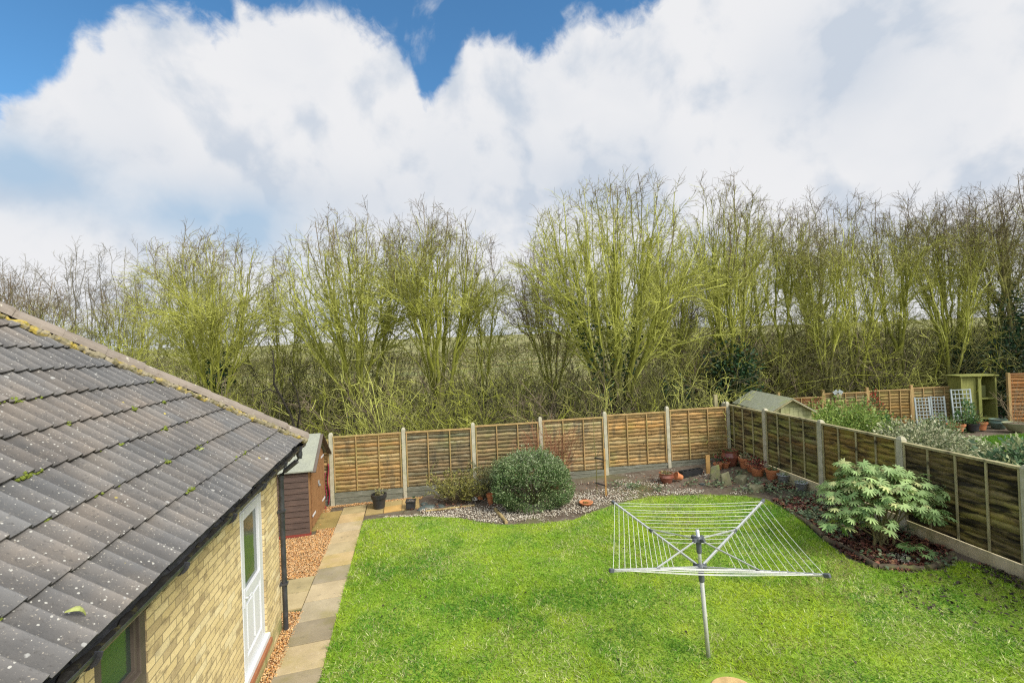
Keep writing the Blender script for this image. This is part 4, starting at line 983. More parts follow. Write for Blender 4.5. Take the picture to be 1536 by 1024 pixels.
tree('n4', (9.2, 19.6), 'tall upright tree with a thick dark ivy trunk behind the little green shed', G1, .3, args=((139, 11.3, 1.9, 5), dict(mode='up', base_r=.2, mossh=.85)), ivy=(3.6, 700, .36))
tree('a1', (-23.6, 26), 'pale grey tall tree with an open crown above the top of the hip tiles', G1, .8, args=((149, 12.6, 3.0, 5), dict(mode='ash', base_r=.17, moss=.35, dens=.55, mossh=.5)))
tree('a2', (-21.2, 27), 'brownish bare tree between the pale grey tree and the roof-side dome tree', G1, 2.8, args=((151, 12.4, 2.6, 4), dict(mode='ash', base_r=.15, moss=.5, dens=.6, mossh=.5)))
tree('d5', (-21.6, 20), 'mossy tree at the left edge above the top of the roof', G1, .9, args=((157, 9.6, 3.0, 9), dict(base_r=.17, mossh=.72, dens=.8)))
tree('u1', (12.6, 22), 'slim forked mossy tree first in the dense row right of the ivy trunk', G1, .2, args=((163, 11.5, 2.0, 3), dict(mode='up', base_r=.16)))
tree('u2', (15.2, 24), 'straight mossy tree second in the dense row behind the neighbouring garden', G1, 1.4, args=((167, 12.0, 2.2, 3), dict(mode='up', base_r=.16)))
tree('u3', (15.9, 21.6), 'mossy tree with a clear straight stem rising behind the neighbouring lap fence', G1, .7, args=((173, 11.0, 2.0, 3), dict(mode='up', base_r=.17)))
tree('u4', (18.6, 22.5), 'twin stemmed mossy tree behind the two grey trellises', G1, .7, args=((179, 11.4, 2.4, 4), dict(mode='up', base_r=.17)))
tree('u5', (21.6, 23.0), 'bushy mossy tree behind the green timber store', G1, .7, args=((181, 11.4, 2.6, 5), dict(mode='up', base_r=.18)), ivy=(4.0, 200, .2))
tree('u6', (23.4, 21.5), 'dark dense tree at the right edge, highest of the right hand row', G1, .7, args=((191, 11.6, 2.6, 6), dict(mode='up', base_r=.2, moss=.55, mossh=.75)), ivy=(6.0, 260, .22))
# the thin background row: nothing tells these apart
G2 = 'slender trees at the back of the wood'
bk = [(-27, 24, 'd5', .95), (-17.5, 27, 'a2', .92), (-15.4, 24, 'u2', .8), (-18.6, 22.5, 'u4', .80), (5.5, 24, 'u2', .95), (7.4, 22, 'u3', .95), (11.0, 25, 'u1', 1.0),
      (13.6, 27, 'u4', 1.05), (17.4, 27, 'u1', 1.05), (22.2, 27.5, 'u3', 1.1), (25.5, 27, 'u4', 1.05), (20.2, 21.6, 'u2', .88), (14.0, 20.9, 'u3', .95), (27.0, 23, 'u1', 1.1), (28, 27, 'u2', 1.1), (30, 25, 'u6', 1.0), (-30, 28, 'a1', 1.0), (9.6, 28, 'n3', 1.05), (26.0, 21.0, 'u6', .86)]
for i, (x, y, key, s) in enumerate(bk):
    tree(key, (x, y), 'slender bare mossy tree at the back of the wood beyond the fences', G2, rz=1.7 * i + .6, sc=s)

# dark dead leaning sapling close behind the fence
def snag(pts_list, name, label, m_col):
    vs_ = []; b = MB()
    for P_, r0 in pts_list:
        b.tube(P_, list(np.linspace(r0, r0 * .35, len(P_))), 6, t=tuple(m_col))
    o = b.build(name, m_bark, smooth=True, tint=True); return tag(o, label, 'tree')
zb = float(gz(-7.0, 15.0))
snag([([(-6.9, 15, zb - .1), (-6.95, 15, .9), (-7.15, 15, 1.9), (-7.5, 15.1, 2.55), (-7.75, 15.1, 3.0), (-7.72, 15.1, 3.5), (-7.8, 15.2, 4.1)], .05), ([(-7.6, 15.1, 2.7), (-7.9, 15.1, 2.85), (-8.3, 15, 2.7), (-8.8, 15, 2.72)], .025),
      ([(-7.02, 15, 1.4), (-6.88, 15, 2.2), (-6.98, 15, 2.8), (-7.2, 15, 3.2)], .032), ([(-6.9, 15, 2.4), (-7.3, 15, 2.5), (-7.55, 15, 2.45)], .015)], 'dead_sapling', 'dark dead leaning sapling just beyond the shed, above the corner of the roof', DARK * .45)

# tangled scrub, brambles and far hedgerow
def scrub():
    r = np.random.default_rng(21); VV, FF, CC = [], [], []; n = 0
    pos = []; 
    for _ in range(720):
        y = 15.4 + 14 * r.random() ** 1.15; x = r.uniform(-1.15, 1.18) * y * 1.08
        if x > 7.0 and y < 20.6: continue
        if x < -7 and y < 15.6: continue
        pos.append((x, y))
    for _ in range(320):
        y = 21.5 + 11 * r.random(); pos.append((r.uniform(.36, 1.15) * y, y))
    pos = np.array(pos); N = len(pos)
    base = np.concatenate([pos, gz(pos[:, 0], pos[:, 1])[:, None] - .05], 1)
    hgt = (2.3 + 2.7 * vnoise(pos, .22, 6)) * np.where(pos[:, 0] > 8, 1.15, 1) * (.8 + .4 * r.random(N)) * np.where(pos[:, 1] < 17, .82, np.where((pos[:, 1] > 18.5) & (pos[:, 1] < 27), 1.30, 1.0))
    m0 = 7; S0 = np.repeat(base, m0, 0) + r.normal(size=(N * m0, 3)) * np.array([.35, .35, 0]); a = r.random(N * m0) * 6.283; ln = r.uniform(.15, .75, N * m0)
    D0 = np.stack([np.cos(a) * ln, np.sin(a) * ln, np.ones(N * m0)], 1)
    A0 = grow(S0, D0, np.repeat(hgt, m0) * r.uniform(.6, 1.15, N * m0), 7, -.25, .14, r); R0 = r.uniform(.010, .022, (len(A0), 1)) * np.linspace(1, .4, 7)[None]
    bushc = np.repeat(np.array([MOSS * .95, MOSS2, OLIVE * 1.25, BROWN * 1.1, (MOSS + BROWN) * .6, DARK * 1.3, OLIVE * 1.6])[r.choice(7, N, p=[.18, .15, .22, .12, .14, .11, .08])], m0, 0)
    def put(P, Rd, sides, c):
        nonlocal n
        v, f_ = tubes(P, Rd, sides); VV.append(v); FF.append(f_ + n); n += len(v)
        hh_ = np.clip((P[..., 2:3] + .6) / 2.2, .0, 1); cc = (c[:, None] * (.35 + .65 * hh_) + DARK * (1 - hh_) * .6) * (.7 + .6 * r.random((len(P), 1, 1)))
        cc = c[:, None] * (.5 + .8 * r.random((len(P), 1, 1))) * np.ones((1, P.shape[1], 1))
        CC.append(np.repeat(cc.reshape(-1, 3), sides, 0))
    put(A0, R0, 4, bushc)
    q, d, t, rr = kids(A0, R0, 7, .12, 1, .75, r); A1 = grow(q, d, r.uniform(.4, 1.2, len(t)), 4, .15, .2, r); R1 = np.clip(rr * .55, .0075, .012)[:, None] * np.linspace(1, .6, 4)[None]
    c1 = np.repeat(bushc, 7, 0); put(A1, R1, 3, c1)
    q, d, t, rr = kids(A1, R1, 3, .1, 1, .8, r); A2 = grow(q, d, r.uniform(.12, .45, len(t)), 3, .1, .25, r); R2 = np.full((len(t), 3), .0078) * np.linspace(1, .7, 3)[None]
    put(A2, R2, 3, np.repeat(c1, 3, 0))
    o = npmesh('undergrowth', np.concatenate(VV), [np.concatenate(FF)], m_twig, tint=np.concatenate(CC))
    tag(o, 'tangle of mossy twigs and scrub beyond the fences', 'undergrowth', None, 'stuff')
scrub()

def brambles():
    """low dark evergreen cover and ivy on the ground under the trees"""
    r = np.random.default_rng(22); P = []
    for _ in range(150):
        y = 15.2 + 11 * r.random() ** 1.4; x = r.uniform(-1.1, 1.18) * y * 1.05
        if x > 7.0 and y < 20.8: continue
        n_ = 140; rad = r.uniform(.4, 1.1); h = r.uniform(.5, 1.5)
        q = r.normal(size=(n_, 3)) * np.array([rad, rad, .0]); q[:, 2] = r.random(n_) * h * np.exp(-(q[:, 0] ** 2 + q[:, 1] ** 2) / (2 * rad ** 2))
        q[:, 0] += x; q[:, 1] += y; q[:, 2] += gz(q[:, 0], q[:, 1]); P.append(q)
    P = np.concatenate(P); V, F = scatter_leaves(P, r.normal(size=P.shape) + np.array([0, 0, .3]), r.uniform(.08, .16, len(P)), r.uniform(.06, .12, len(P)), r)
    c = np.array([.03, .06, .025]) * (.5 + 1.2 * r.random((len(P), 1))) + (r.random((len(P), 1)) < .3) * np.array([.05, .055, .01])
    o = npmesh('brambles', V, [F], m_leaf, tint=np.repeat(c, 4, 0)); tag(o, 'dark brambles and ivy growing low beneath the trees', 'brambles', None, 'stuff')
brambles()

def far_hedge():
    r = np.random.default_rng(23); n_ = 70000
    x = r.uniform(-190, 200, n_); y = 125 + .10 * x + r.normal(size=n_) * 2.0; top_ = 2.4 + 2.6 * vnoise(np.stack([x, y * 0], 1), .07, 4) + 1.5 * vnoise(np.stack([x, y * 0], 1), .4, 5)
    z = gz(x, y) + top_ * np.sqrt(r.random(n_)); P = np.stack([x, y, z], 1)
    V, F = scatter_leaves(P, r.normal(size=P.shape), r.uniform(.3, .8, n_), r.uniform(.10, .3, n_), r)
    c = np.array([.15, .135, .06]) * (.6 + .8 * r.random((n_, 1))) + (r.random((n_, 1)) < .3) * np.array([.03, .05, .005])
    o = npmesh('treeline', V, [F], m_leaf_dead, tint=np.repeat(c, 4, 0)); tag(o, 'brown bare hedgerow far off across the field', 'hedgerow', None, 'stuff')
far_hedge()

def evergreen(pos, rx, ry, h, n_, label, colr, seed, name='evergreen_bush', size=(.09, .17), z0=.1, cat='bush', stemc=DARK, light=.1, lightc=(.08, .12, .05)):
    """bush: stems and a foliage part of many leaves in uneven clumps"""
    r = np.random.default_rng(seed); zb = float(gz(*pos)); o = thing(name, label, cat, (pos[0], pos[1], zb))
    nc = max(8, int(n_ / 90)); u = norm(r.normal(size=(nc, 3))); u[:, 2] = np.abs(u[:, 2]); rad = .55 + .45 * r.random((nc, 1))
    cc = u * rad * np.array([rx, ry, h * .93]) + np.array([0, 0, z0 * h * .3]); cs = .16 + .17 * r.random(nc)
    i = r.integers(0, nc, n_); off = norm(r.normal(size=(n_, 3))) * (r.random((n_, 1)) ** .5) * (cs[i][:, None]) * np.array([rx, ry, h]) * 1.25
    P = cc[i] + off; P[:, 2] = np.maximum(P[:, 2], .03)
    D = norm(P * np.array([1, 1, .6])) * .6 + norm(off) * .5 + r.normal(size=P.shape) * .4
    V, F = scatter_leaves(P, D, r.uniform(size[0], size[1], n_), r.uniform(size[0], size[1], n_) * .55, r)
    clump = .65 + .7 * r.random((nc, 1)); col = np.array(colr) * clump[i] * (.65 + .7 * r.random((n_, 1))); li = r.random(n_) < light; col[li] = np.array(lightc) * (.7 + .6 * r.random((li.sum(), 1)))
    ns = 9; S0 = np.zeros((ns, 3)); D0 = norm(np.concatenate([r.normal(size=(ns, 2)) * .5, np.ones((ns, 1))], 1)); A_ = grow(S0, D0, h * .8, 6, .1, .1, r)
    A_[..., 0] *= rx / h * 1.2 if rx > h else 1; A_[..., 1] *= ry / h * 1.2 if ry > h else 1
    v2, f2 = tubes(A_, np.full((ns, 6), .014) * np.linspace(1, .5, 6)[None], 5)
    npmesh('stems', v2, [f2], m_twig, o, tint=np.tile(stemc, (len(v2), 1))); npmesh('foliage', V, [F], m_leaf, o, tint=np.repeat(col, 4, 0))
    return o
evergreen((22.4, 21.2), 2.4, 1.6, 3.6, 5200, 'dark evergreen bush behind the green timber store and brown fence', (.02, .05, .022), 31, size=(.12, .22))
evergreen((6.6, 18.8), .8, .8, 2.6, 1400, 'dark ivy covered stump left of the ivy clad tree, behind the back fence', (.022, .055, .024), 32, size=(.1, .18))

# ------------------------------------------------------------------ planting in the garden
def clipped_shrub():
    r = np.random.default_rng(41); x0, y0 = .36, 11.55; zb = float(gz(x0, y0))
    o = thing('clipped_shrub', 'large rounded clipped evergreen shrub with pale shaggy top in the far border', 'shrub', (x0, y0, zb))
    n_ = 21000; u = norm(r.normal(size=(n_, 3))); u[:, 2] = u[:, 2]
    # squarish rounded body
    p = np.sign(u) * np.abs(u) ** .66; p *= np.array([.92, .78, .56]); p[:, 2] += .57
    lump = vnoise(p, 2.3, 51) * .65 + vnoise(p, 7.0, 52) * .35
    rad = 1.0 + .56 * (lump - .5) + .05 * (p[:, 2] > .7) - .20 * r.random(n_) ** 1.6
    c0 = np.array([0, 0, .57]); P = c0 + (p - c0) * rad[:, None]
    P = P[(P[:, 2] > .02)]; n_ = len(P); d = norm(P - c0)
    V1, F1 = scatter_leaves(P, d * .7 + r.normal(size=P.shape) * .6 + np.array([0, 0, .25]), r.uniform(.028, .055, n_), r.uniform(.018, .03, n_), r)
    g = np.array([.10, .17, .055]); lt = np.array([.30, .37, .17]); pale = np.array([.36, .42, .25])
    isl = r.random(n_) < .30 + .34 * np.clip((P[:, 2] - .7) * 2, 0, 1); col = g * (.5 + 1.0 * r.random((n_, 1))) * (.7 + .6 * vnoise(P, 3.2, 51)[:, None]); col[isl] = (lt if True else pale) * (.7 + .6 * r.random((isl.sum(), 1)))
    # shaggy shoots on the top
    ns = 1100; uu = norm(np.concatenate([r.normal(size=(ns, 2)), np.abs(r.normal(size=(ns, 1))) * .9 + .35], 1)); q = uu * np.array([.84, .70, .56]) + c0
    A_ = grow(q - uu * .1, uu + np.array([0, 0, .35]) + r.normal(size=(ns, 3)) * .35, r.uniform(.12, .30, ns) + .22 * np.clip(uu[:, 2] - .45, 0, 1) * r.random(ns) * 2, 5, .2, .2, r)
    ql, dl, tl, _ = kids(A_, np.ones((ns, 5)), 13, .15, 1, .8, r)
    V2, F2 = scatter_leaves(ql, dl, r.uniform(.032, .06, len(ql)), r.uniform(.018, .03, len(ql)), r); c2 = np.where(r.random((len(ql), 1)) < .5, pale, g * 1.6) * (.65 + .6 * r.random((len(ql), 1)))
    npmesh('foliage', np.concatenate([V1, V2]), [np.concatenate([F1, F2 + len(V1)])], m_leaf, o, tint=np.concatenate([np.repeat(col, 4, 0), np.repeat(c2, 4, 0)]))
    vs_, fs = tubes(A_, np.full((ns, 5), .003), 3)
    A3 = grow(np.zeros((14, 3)), np.concatenate([r.normal(size=(14, 2)) * .6, np.ones((14, 1))], 1), .9, 5, .1, .15, r); v3, f3 = tubes(A3, np.full((14, 5), .012), 5)
    npmesh('stems', np.concatenate([vs_, v3]), [fs, f3 + len(vs_)], m_twig, o, tint=np.tile(OLIVE, (len(vs_) + len(v3), 1)))
clipped_shrub()

def twiggy(pos, rx, ry, h, stems, label, twc, leafc=None, nl=0, seed=1, name='twiggy_shrub', lsize=(.02, .035), upr=.3):
    r = np.random.default_rng(seed); zb = float(gz(*pos)); o = thing(name, label, 'shrub', (pos[0], pos[1], zb))
    a = r.random(stems) * 6.283; f = np.sqrt(r.random(stems)); S0 = np.stack([np.cos(a) * f * rx * .3, np.sin(a) * f * ry * .3, np.zeros(stems)], 1)
    D0 = np.stack([np.cos(a) * f * rx / h, np.sin(a) * f * ry / h, np.full(stems, .9)], 1); A0 = grow(S0, D0, h * r.uniform(.7, 1.2, stems), 6, upr, .13, r); R0 = np.full((stems, 6), .008) * np.linspace(1, .4, 6)[None]
    q, d, t, rr = kids(A0, R0, 7, .2, 1, .7, r); A1 = grow(q, d, r.uniform(.15, .42, len(t)) * h, 4, .1, .2, r); R1 = np.full((len(t), 4), .0038)
    v0, f0 = tubes(A0, R0, 4); v1, f1 = tubes(A1, R1, 3); c = np.array(twc) * (.7 + .6 * r.random((len(v0) + len(v1), 1)))
    npmesh('stems', np.concatenate([v0, v1]), [f0, f1 + len(v0)], m_twig, o, tint=c)
    if nl:
        q, d, t, rr = kids(A1, R1, nl, .05, 1, 1.0, r); V, F = scatter_leaves(q, d, r.uniform(lsize[0], lsize[1], len(q)), r.uniform(lsize[0], lsize[1], len(q)) * .6, r)
        lc = np.array(leafc)[r.integers(0, len(leafc), len(q))] * (.7 + .6 * r.random((len(q), 1))); npmesh('foliage', V, [F], m_leaf, o, tint=np.repeat(lc, 4, 0))
    return o
twiggy((-1.55, 12.15), .72, .45, .72, 44, 'low sparse yellow green shrub before the third fence panel', (.17, .13, .07), [(.34, .33, .07), (.26, .26, .06), (.18, .19, .07), (.42, .38, .12)], 20, 5, 'low_shrub', (.028, .05), upr=-.1)
twiggy((-.75, 12.35), .40, .35, .85, 26, 'small grey green shrub between the yellow shrub and the clipped shrub', (.17, .14, .07), [(.20, .22, .11), (.26, .26, .09), (.14, .17, .08)], 20, 6, 'low_shrub', (.028, .045), upr=.1)
twiggy((.92, 12.5), .62, .35, 1.50, 60, 'reddish brown dry twigs standing behind the clipped shrub', (.30, .14, .07), None, 0, 7, 'dry_shrub')
# sapling with stake and ties
zb = float(gz(2.02, 11.95))
b = MB(); b.tube([(2.02, 11.95, zb - .1), (2.03, 11.95, zb + .7), (2.0, 11.95, zb + 1.55), (2.01, 11.96, zb + 2.05)], [.011, .011, .008, .004], 6, t=(.22, .2, .07))
for q0, q1 in (((2.02, 11.95, zb + .9), (2.12, 11.9, zb + 1.15)), ((2.0, 11.95, zb + 1.3), (1.92, 11.98, zb + 1.55)), ((2.0, 11.95, zb + 1.55), (2.06, 11.93, zb + 1.75))): b.tube([q0, q1], [.005, .003], 5, t=(.22, .2, .07))
sap = b.build('sapling', m_twig, tint=True); tag(sap, 'thin bare green sapling tied to a wooden stake', 'sapling')
b = MB(); b.box(-.022, .022, -.022, .022, -.3, 1.20); o = b.build('stake', m_timber, bevel=.004); o.location = (2.22, 11.8, zb); tag(o, 'orange brown square stake with black ties beside the sapling', 'stake')
for z in (.28, .92):
    b = MB(); b.bar((2.0, 11.97, zb + z + .02), (2.24, 11.79, zb + z - .02), .05, .025); b.build('tie', m_plastic_k, o, bevel=.004).matrix_parent_inverse = Matrix.Translation((-2.22, -11.8, -zb))
b = MB(); b.box(-.055, .055, -.03, .03, -.2, .52); o = b.build('stub_post', m_timber, bevel=.005); o.location = (5.30, 12.98, .19); tag(o, 'short square wooden stub post before the last back fence panel', 'post')

# fatsia
def fatsia():
    r = np.random.default_rng(61); x0, y0 = 6.30, 8.12; zb = float(gz(x0, y0)); o = thing('fatsia_shrub', 'big leaved pale green shrub in the right border before the dark fence', 'shrub', (x0, y0, zb))
    L = []; na = 9
    for i in range(na):
        a = R(-128 + 256 * i / (na - 1)); tip = .72 + .30 * math.cos(a * .62); L.append((a, tip))
    out = [(0, 0, 0)]
    for i, (a, tip) in enumerate(L):
        for da, rr in ((-.17, tip * .62), (-.12, tip * .84), (0, tip), (.12, tip * .84), (.17, tip * .62)): out.append((math.cos(a + da) * rr, math.sin(a + da) * rr, rr))
        if i < na - 1: am = (a + L[i + 1][0]) / 2; out.append((math.cos(am) * .50, math.sin(am) * .50, .50))
    out = np.array(out); base = out.copy(); base[:, 2] = -.28 * out[:, 2] ** 2
    nv = len(out); tri = np.array([[0, i, i + 1] for i in range(1, nv - 1)])
    heads = []
    for i in range(36):
        f = math.sqrt((i + .5) / 36); a = i * 2.39996; h = 1.22 - .50 * f ** 2 + r.normal() * .07
        heads.append((f * .80 * math.cos(a), f * .56 * math.sin(a), h + .06))
    heads += [(-.95, -.2, .48), (-.86, -.15, .60), (-.6, -.4, .72), (-.80, -.05, .86), (-.74, -.28, .66), (.88, -.05, 1.0), (.96, .0, .92), (.5, -.42, .62), (-.35, -.42, .50), (.05, -.55, .20)]
    V, F, T, Sv = [], [], [], []; n = 0; SP_ = []; mains = []
    for hx, hy, hz in heads:
        h0 = np.array([hx, hy, hz]); k_ = r.integers(14, 20)
        main = len(SP_) == 0 or r.random() < .28
        if main: P_ = bez(np.array([[r.normal() * .10, r.normal() * .07, 0]]), np.array([[hx * .35, hy * .35, hz * .55]]), h0[None], 6); mains.append(P_[0]); SP_.append((P_[0], .014))
        else:
            j0 = min(range(len(mains)), key=lambda z: np.linalg.norm(mains[z][-1] - h0)); b0_ = mains[j0][3]; P_ = bez(b0_[None], ((b0_ + h0) / 2 + np.array([0, 0, .08]))[None], h0[None], 5); SP_.append((P_[0], .009))
        tone = r.random()
        for j in range(k_):
            a = j * 2.4 + r.random(); e = r.uniform(-.15, .75); d = np.array([math.cos(a) * math.cos(e), math.sin(a) * math.cos(e), math.sin(e)]); pl = r.uniform(.08, .24)
            b0 = h0 + d * pl; SP_.append((np.array([h0, h0 + d * pl * .5 + [0, 0, .012], b0]), .005))
            fx = norm(np.array([d[0], d[1], -r.uniform(.05, .65)])); up = norm(np.array([0, 0, 1.]) + .35 * r.normal(size=3)); fy = norm(np.cross(up, fx)); fz = np.cross(fx, fy); s = r.uniform(.085, .145)
            if hz < .3: s *= .7
            V.append(b0 + s * (base[:, :1] * fx + base[:, 1:2] * fy + base[:, 2:] * fz)); F.append(tri + n); n += nv
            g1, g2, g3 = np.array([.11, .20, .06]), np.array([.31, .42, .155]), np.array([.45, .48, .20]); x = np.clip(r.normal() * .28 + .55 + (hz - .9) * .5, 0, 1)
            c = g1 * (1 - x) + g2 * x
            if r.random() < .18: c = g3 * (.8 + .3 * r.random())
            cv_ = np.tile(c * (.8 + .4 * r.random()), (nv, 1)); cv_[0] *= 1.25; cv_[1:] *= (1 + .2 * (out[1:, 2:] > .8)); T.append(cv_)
    npmesh('foliage', np.concatenate(V), [np.concatenate(F)], m_leaf, o, tint=np.concatenate(T), smooth=True)
    b = MB()
    for P_, rr in SP_: b.tube(P_, list(np.linspace(rr, rr * .7, len(P_))), 5, t=(.22, .20, .09), cap=False)
    b.build('stems', m_twig, o, tint=True)
fatsia()

# low ground cover in the right border
def cover():
    r = np.random.default_rng(63); P = []
    for _ in range(75):
        c = sample_poly(bed_right, 1, r)[0]
        if c[1] < 8.6 and r.random() < .6: continue
        k_ = r.integers(10, 40); q = c + r.normal(size=(k_, 2)) * .10; P.append(q)
    for c in ((5.2, 11.9), (5.6, 12.2), (5.9, 11.6), (6.1, 12.0), (5.5, 11.3), (3.0, 12.2), (3.1, 12.3), (4.5, 12.2), (2.6, 12.5), (6.0, 12.6), (5.8, 11.4), (6.2, 11.3), (6.3, 11.6), (5.4, 12.6), (4.9, 11.9), (3.6, 11.9)):
        P.append(np.array(c) + r.normal(size=(40, 2)) * .11)
    P = np.concatenate(P); n_ = len(P); z = gz(P[:, 0], P[:, 1]) + .02 + .10 * r.random(n_); P = np.concatenate([P, z[:, None]], 1); a = r.random(n_) * 6.283
    V, F = scatter_leaves(P, np.stack([np.cos(a), np.sin(a), r.normal(size=n_) * .4 + .2], 1), r.uniform(.05, .09, n_), r.uniform(.035, .06, n_), r, .2, (0, 0, 1))
    c = np.array([.13, .185, .095]) * (.55 + .9 * r.random((n_, 1))); c[r.random(n_) < .2] = np.array([.24, .27, .13])
    o = npmesh('ground_cover', V, [F], m_leaf, tint=np.repeat(c, 4, 0)); tag(o, 'low grey green leafy ground cover among the dead leaves', 'ground cover', None, 'stuff')
cover()

# ------------------------------------------------------------------ pots and small things
def leaf_tuft(parent, n, rad, h, colr, seed, z0, size=(.04, .08), name='foliage'):
    r = np.random.default_rng(seed); P = r.normal(size=(n, 3)) * np.array([rad, rad, 0]) * .45; P[:, 2] = z0 + r.random(n) * h
    D = P * np.array([1, 1, 0]) / max(rad, .01) + r.normal(size=P.shape) * .4 + np.array([0, 0, .55])
    V, F = scatter_leaves(P, D, r.uniform(size[0], size[1], n), r.uniform(size[0], size[1], n) * .5, r); c = np.array(colr)[r.integers(0, len(colr), n)] * (.6 + .8 * r.random((n, 1)))
    return npmesh(name, V, [F], m_leaf, parent, tint=np.repeat(c, 4, 0))
def pot(pos, r0, r1, h, m, label, rim=True, name='plant_pot', plant=None, cat='plant pot', group=None, tilt=None, belly=0, soil=True, sq=1.0):
    x, y = pos; t = thing(name, label, cat, (x, y, float(gz(x, y)) - .01), 0, group)
    pr = [(r0 * .9, 0), (r0, .012)]
    if belly: pr += [(r0 + (r1 - r0) * .35 + belly, h * .35), (max(r0, r1) + belly, h * .62), (r1 * .94, h * .86), (r1, h * .93), (r1 * 1.06, h), (r1 * .90, h), (r1 * .84, h * .85), (.01, h * .84)]
    elif rim: pr += [(r0 + (r1 - r0) * .74, h * .74), (r1 * 1.05, h * .75), (r1 * 1.10, h), (r1 * .93, h), (r1 * .88, h * .86), (.01, h * .85)]
    else: pr += [(r1, h), (r1 * .93, h), (r1 * .88, h * .82), (.01, h * .81)]
    b = MB(); b.lathe(pr, 22, squash=sq); o = b.build('pot', m, t, smooth=True); e = o.modifiers.new('e', 'EDGE_SPLIT'); e.split_angle = R(40)
    if soil:
        b = MB(); b.lathe([(.01, h * .862), (r1 * .87, h * .86), (r1 * .87, h * .868), (.01, h * .885)], 18, squash=sq); b.build('compost', m_soil, t)
    if plant: leaf_tuft(t, *plant, z0=h * .86)
    if tilt: t.rotation_euler = tilt[0]; t.location.z += tilt[1]
    return t
GRN = [(.10, .19, .05), (.16, .25, .07), (.06, .12, .04)]; PALE = [(.26, .33, .17), (.17, .25, .11), (.33, .36, .22)]; RED = [(.20, .03, .03), (.13, .05, .04), (.30, .06, .05)]; DRY = [(.25, .22, .08), (.16, .17, .06), (.30, .28, .14)]
pot((-3.60, 12.12), .135, .185, .40, m_plastic_k, 'black plastic pot with a small plant on the slabs by the first fence panel', plant=(90, .14, .16, DRY, 1))
t = thing('planter_box', 'small black square planter before the second concrete fence post', 'planter', (-2.74, 11.95, float(gz(-2.74, 11.95)) + .03), .1)
b = MB(); b.box(-.10, .10, -.10, .10, 0, .012); b.box(-.11, -.10, -.11, .11, 0, .19); b.box(.10, .11, -.11, .11, 0, .19); b.box(-.10, .10, -.11, -.10, 0, .19); b.box(-.10, .10, .10, .11, 0, .19); b.box(-.125, .125, -.125, -.11, .16, .19); b.box(-.125, .125, .11, .125, .16, .19); b.box(-.125, -.11, -.11, .11, .16, .19); b.box(.11, .125, -.11, .11, .16, .19)
b.build('box', m_plastic_k, t, bevel=.004); b = MB(); b.box(-.10, .10, -.10, .10, .015, .16); b.build('compost', m_soil, t)
leaf_tuft(t, 26, .09, .03, [(.30, .32, .34), (.1, .12, .06)], 3, .16, (.02, .04))
pot((-.70, 11.84), .062, .088, .27, m_terra, 'upright tall terracotta pot left of the clipped shrub', soil=False)
# broken terracotta shard
b = MB(); V = []; n_ = 9
for i in range(n_):
    for z in (0, .15 + .02 * math.sin(i * 2.1)):
        for rr in (.11, .098): a = R(-70 + 140 * i / (n_ - 1)); V.append((rr * math.cos(a), rr * math.sin(a), z))
F = []
for i in range(n_ - 1):
    q = i * 4; w_ = q + 4; F += [(q, w_, w_ + 2, q + 2), (w_ + 1, q + 1, q + 3, w_ + 3), (q + 2, w_ + 2, w_ + 3, q + 3), (q + 1, w_ + 1, w_, q)]
F += [(0, 2, 3, 1), (4 * n_ - 4, 4 * n_ - 3, 4 * n_ - 1, 4 * n_ - 2)]
b.add(V, F); o = b.build('pot_shard', m_terra); o.location = (-1.0, 12.15, float(gz(-1, 12.15)) + .03); o.rotation_euler = (R(20), R(-75), R(30)); tag(o, 'broken piece of terracotta pot lying beside the upright tall pot', 'broken pot')
def rock(pos, s, label, m=m_rock, seed=0, cat='rock', dz=0.0, name='rock'):
    r = np.random.default_rng(seed); bm = bmesh.new(); bmesh.ops.create_icosphere(bm, subdivisions=3, radius=1)
    for v in bm.verts:
        c = np.array(v.co)[None]; d = .75 + .5 * vnoise(c + 5 + seed * 3.3, 1.3, seed)[0] + .14 * vnoise(c + 9, 4, seed)[0]; v.co = Vector((v.co.x * s[0] * d, v.co.y * s[1] * d, max(v.co.z * s[2] * d, -.02)))
    me = bpy.data.meshes.new(name); bm.to_mesh(me); bm.free(); me.materials.append(m); o = bpy.data.objects.new(name, me); link(o)
    o.location = (pos[0], pos[1], float(gz(*pos)) + dz); o.rotation_euler = (0, 0, r.random() * 6); return tag(o, label, cat)
m_white_rock = mat('white_stone', (.62, .60, .55), (.48, .46, .42), 6, W1, .85, .4, 20)
m_slate = mat('dark_slate', (.10, .125, .11), (.06, .075, .07), 7, W1, .8, .4, 25)
rock((-1.12, 12.1), (.09, .07, .06), 'white rounded stone lying among the yellow green shrub twigs', m_white_rock, 2, dz=.38 - .3)
rock((-2.34, 11.93), (.22, .14, .05), 'large flat dark stone on the white chippings near the second fence post', m_slate, 3)
rock((-1.98, 11.95), (.12, .08, .045), 'small flat dark stone right of the large flat dark stone', m_slate, 4)
rock((-2.45, 12.2), (.12, .08, .05), 'small dark stone behind the large flat dark stone', m_slate, 5)
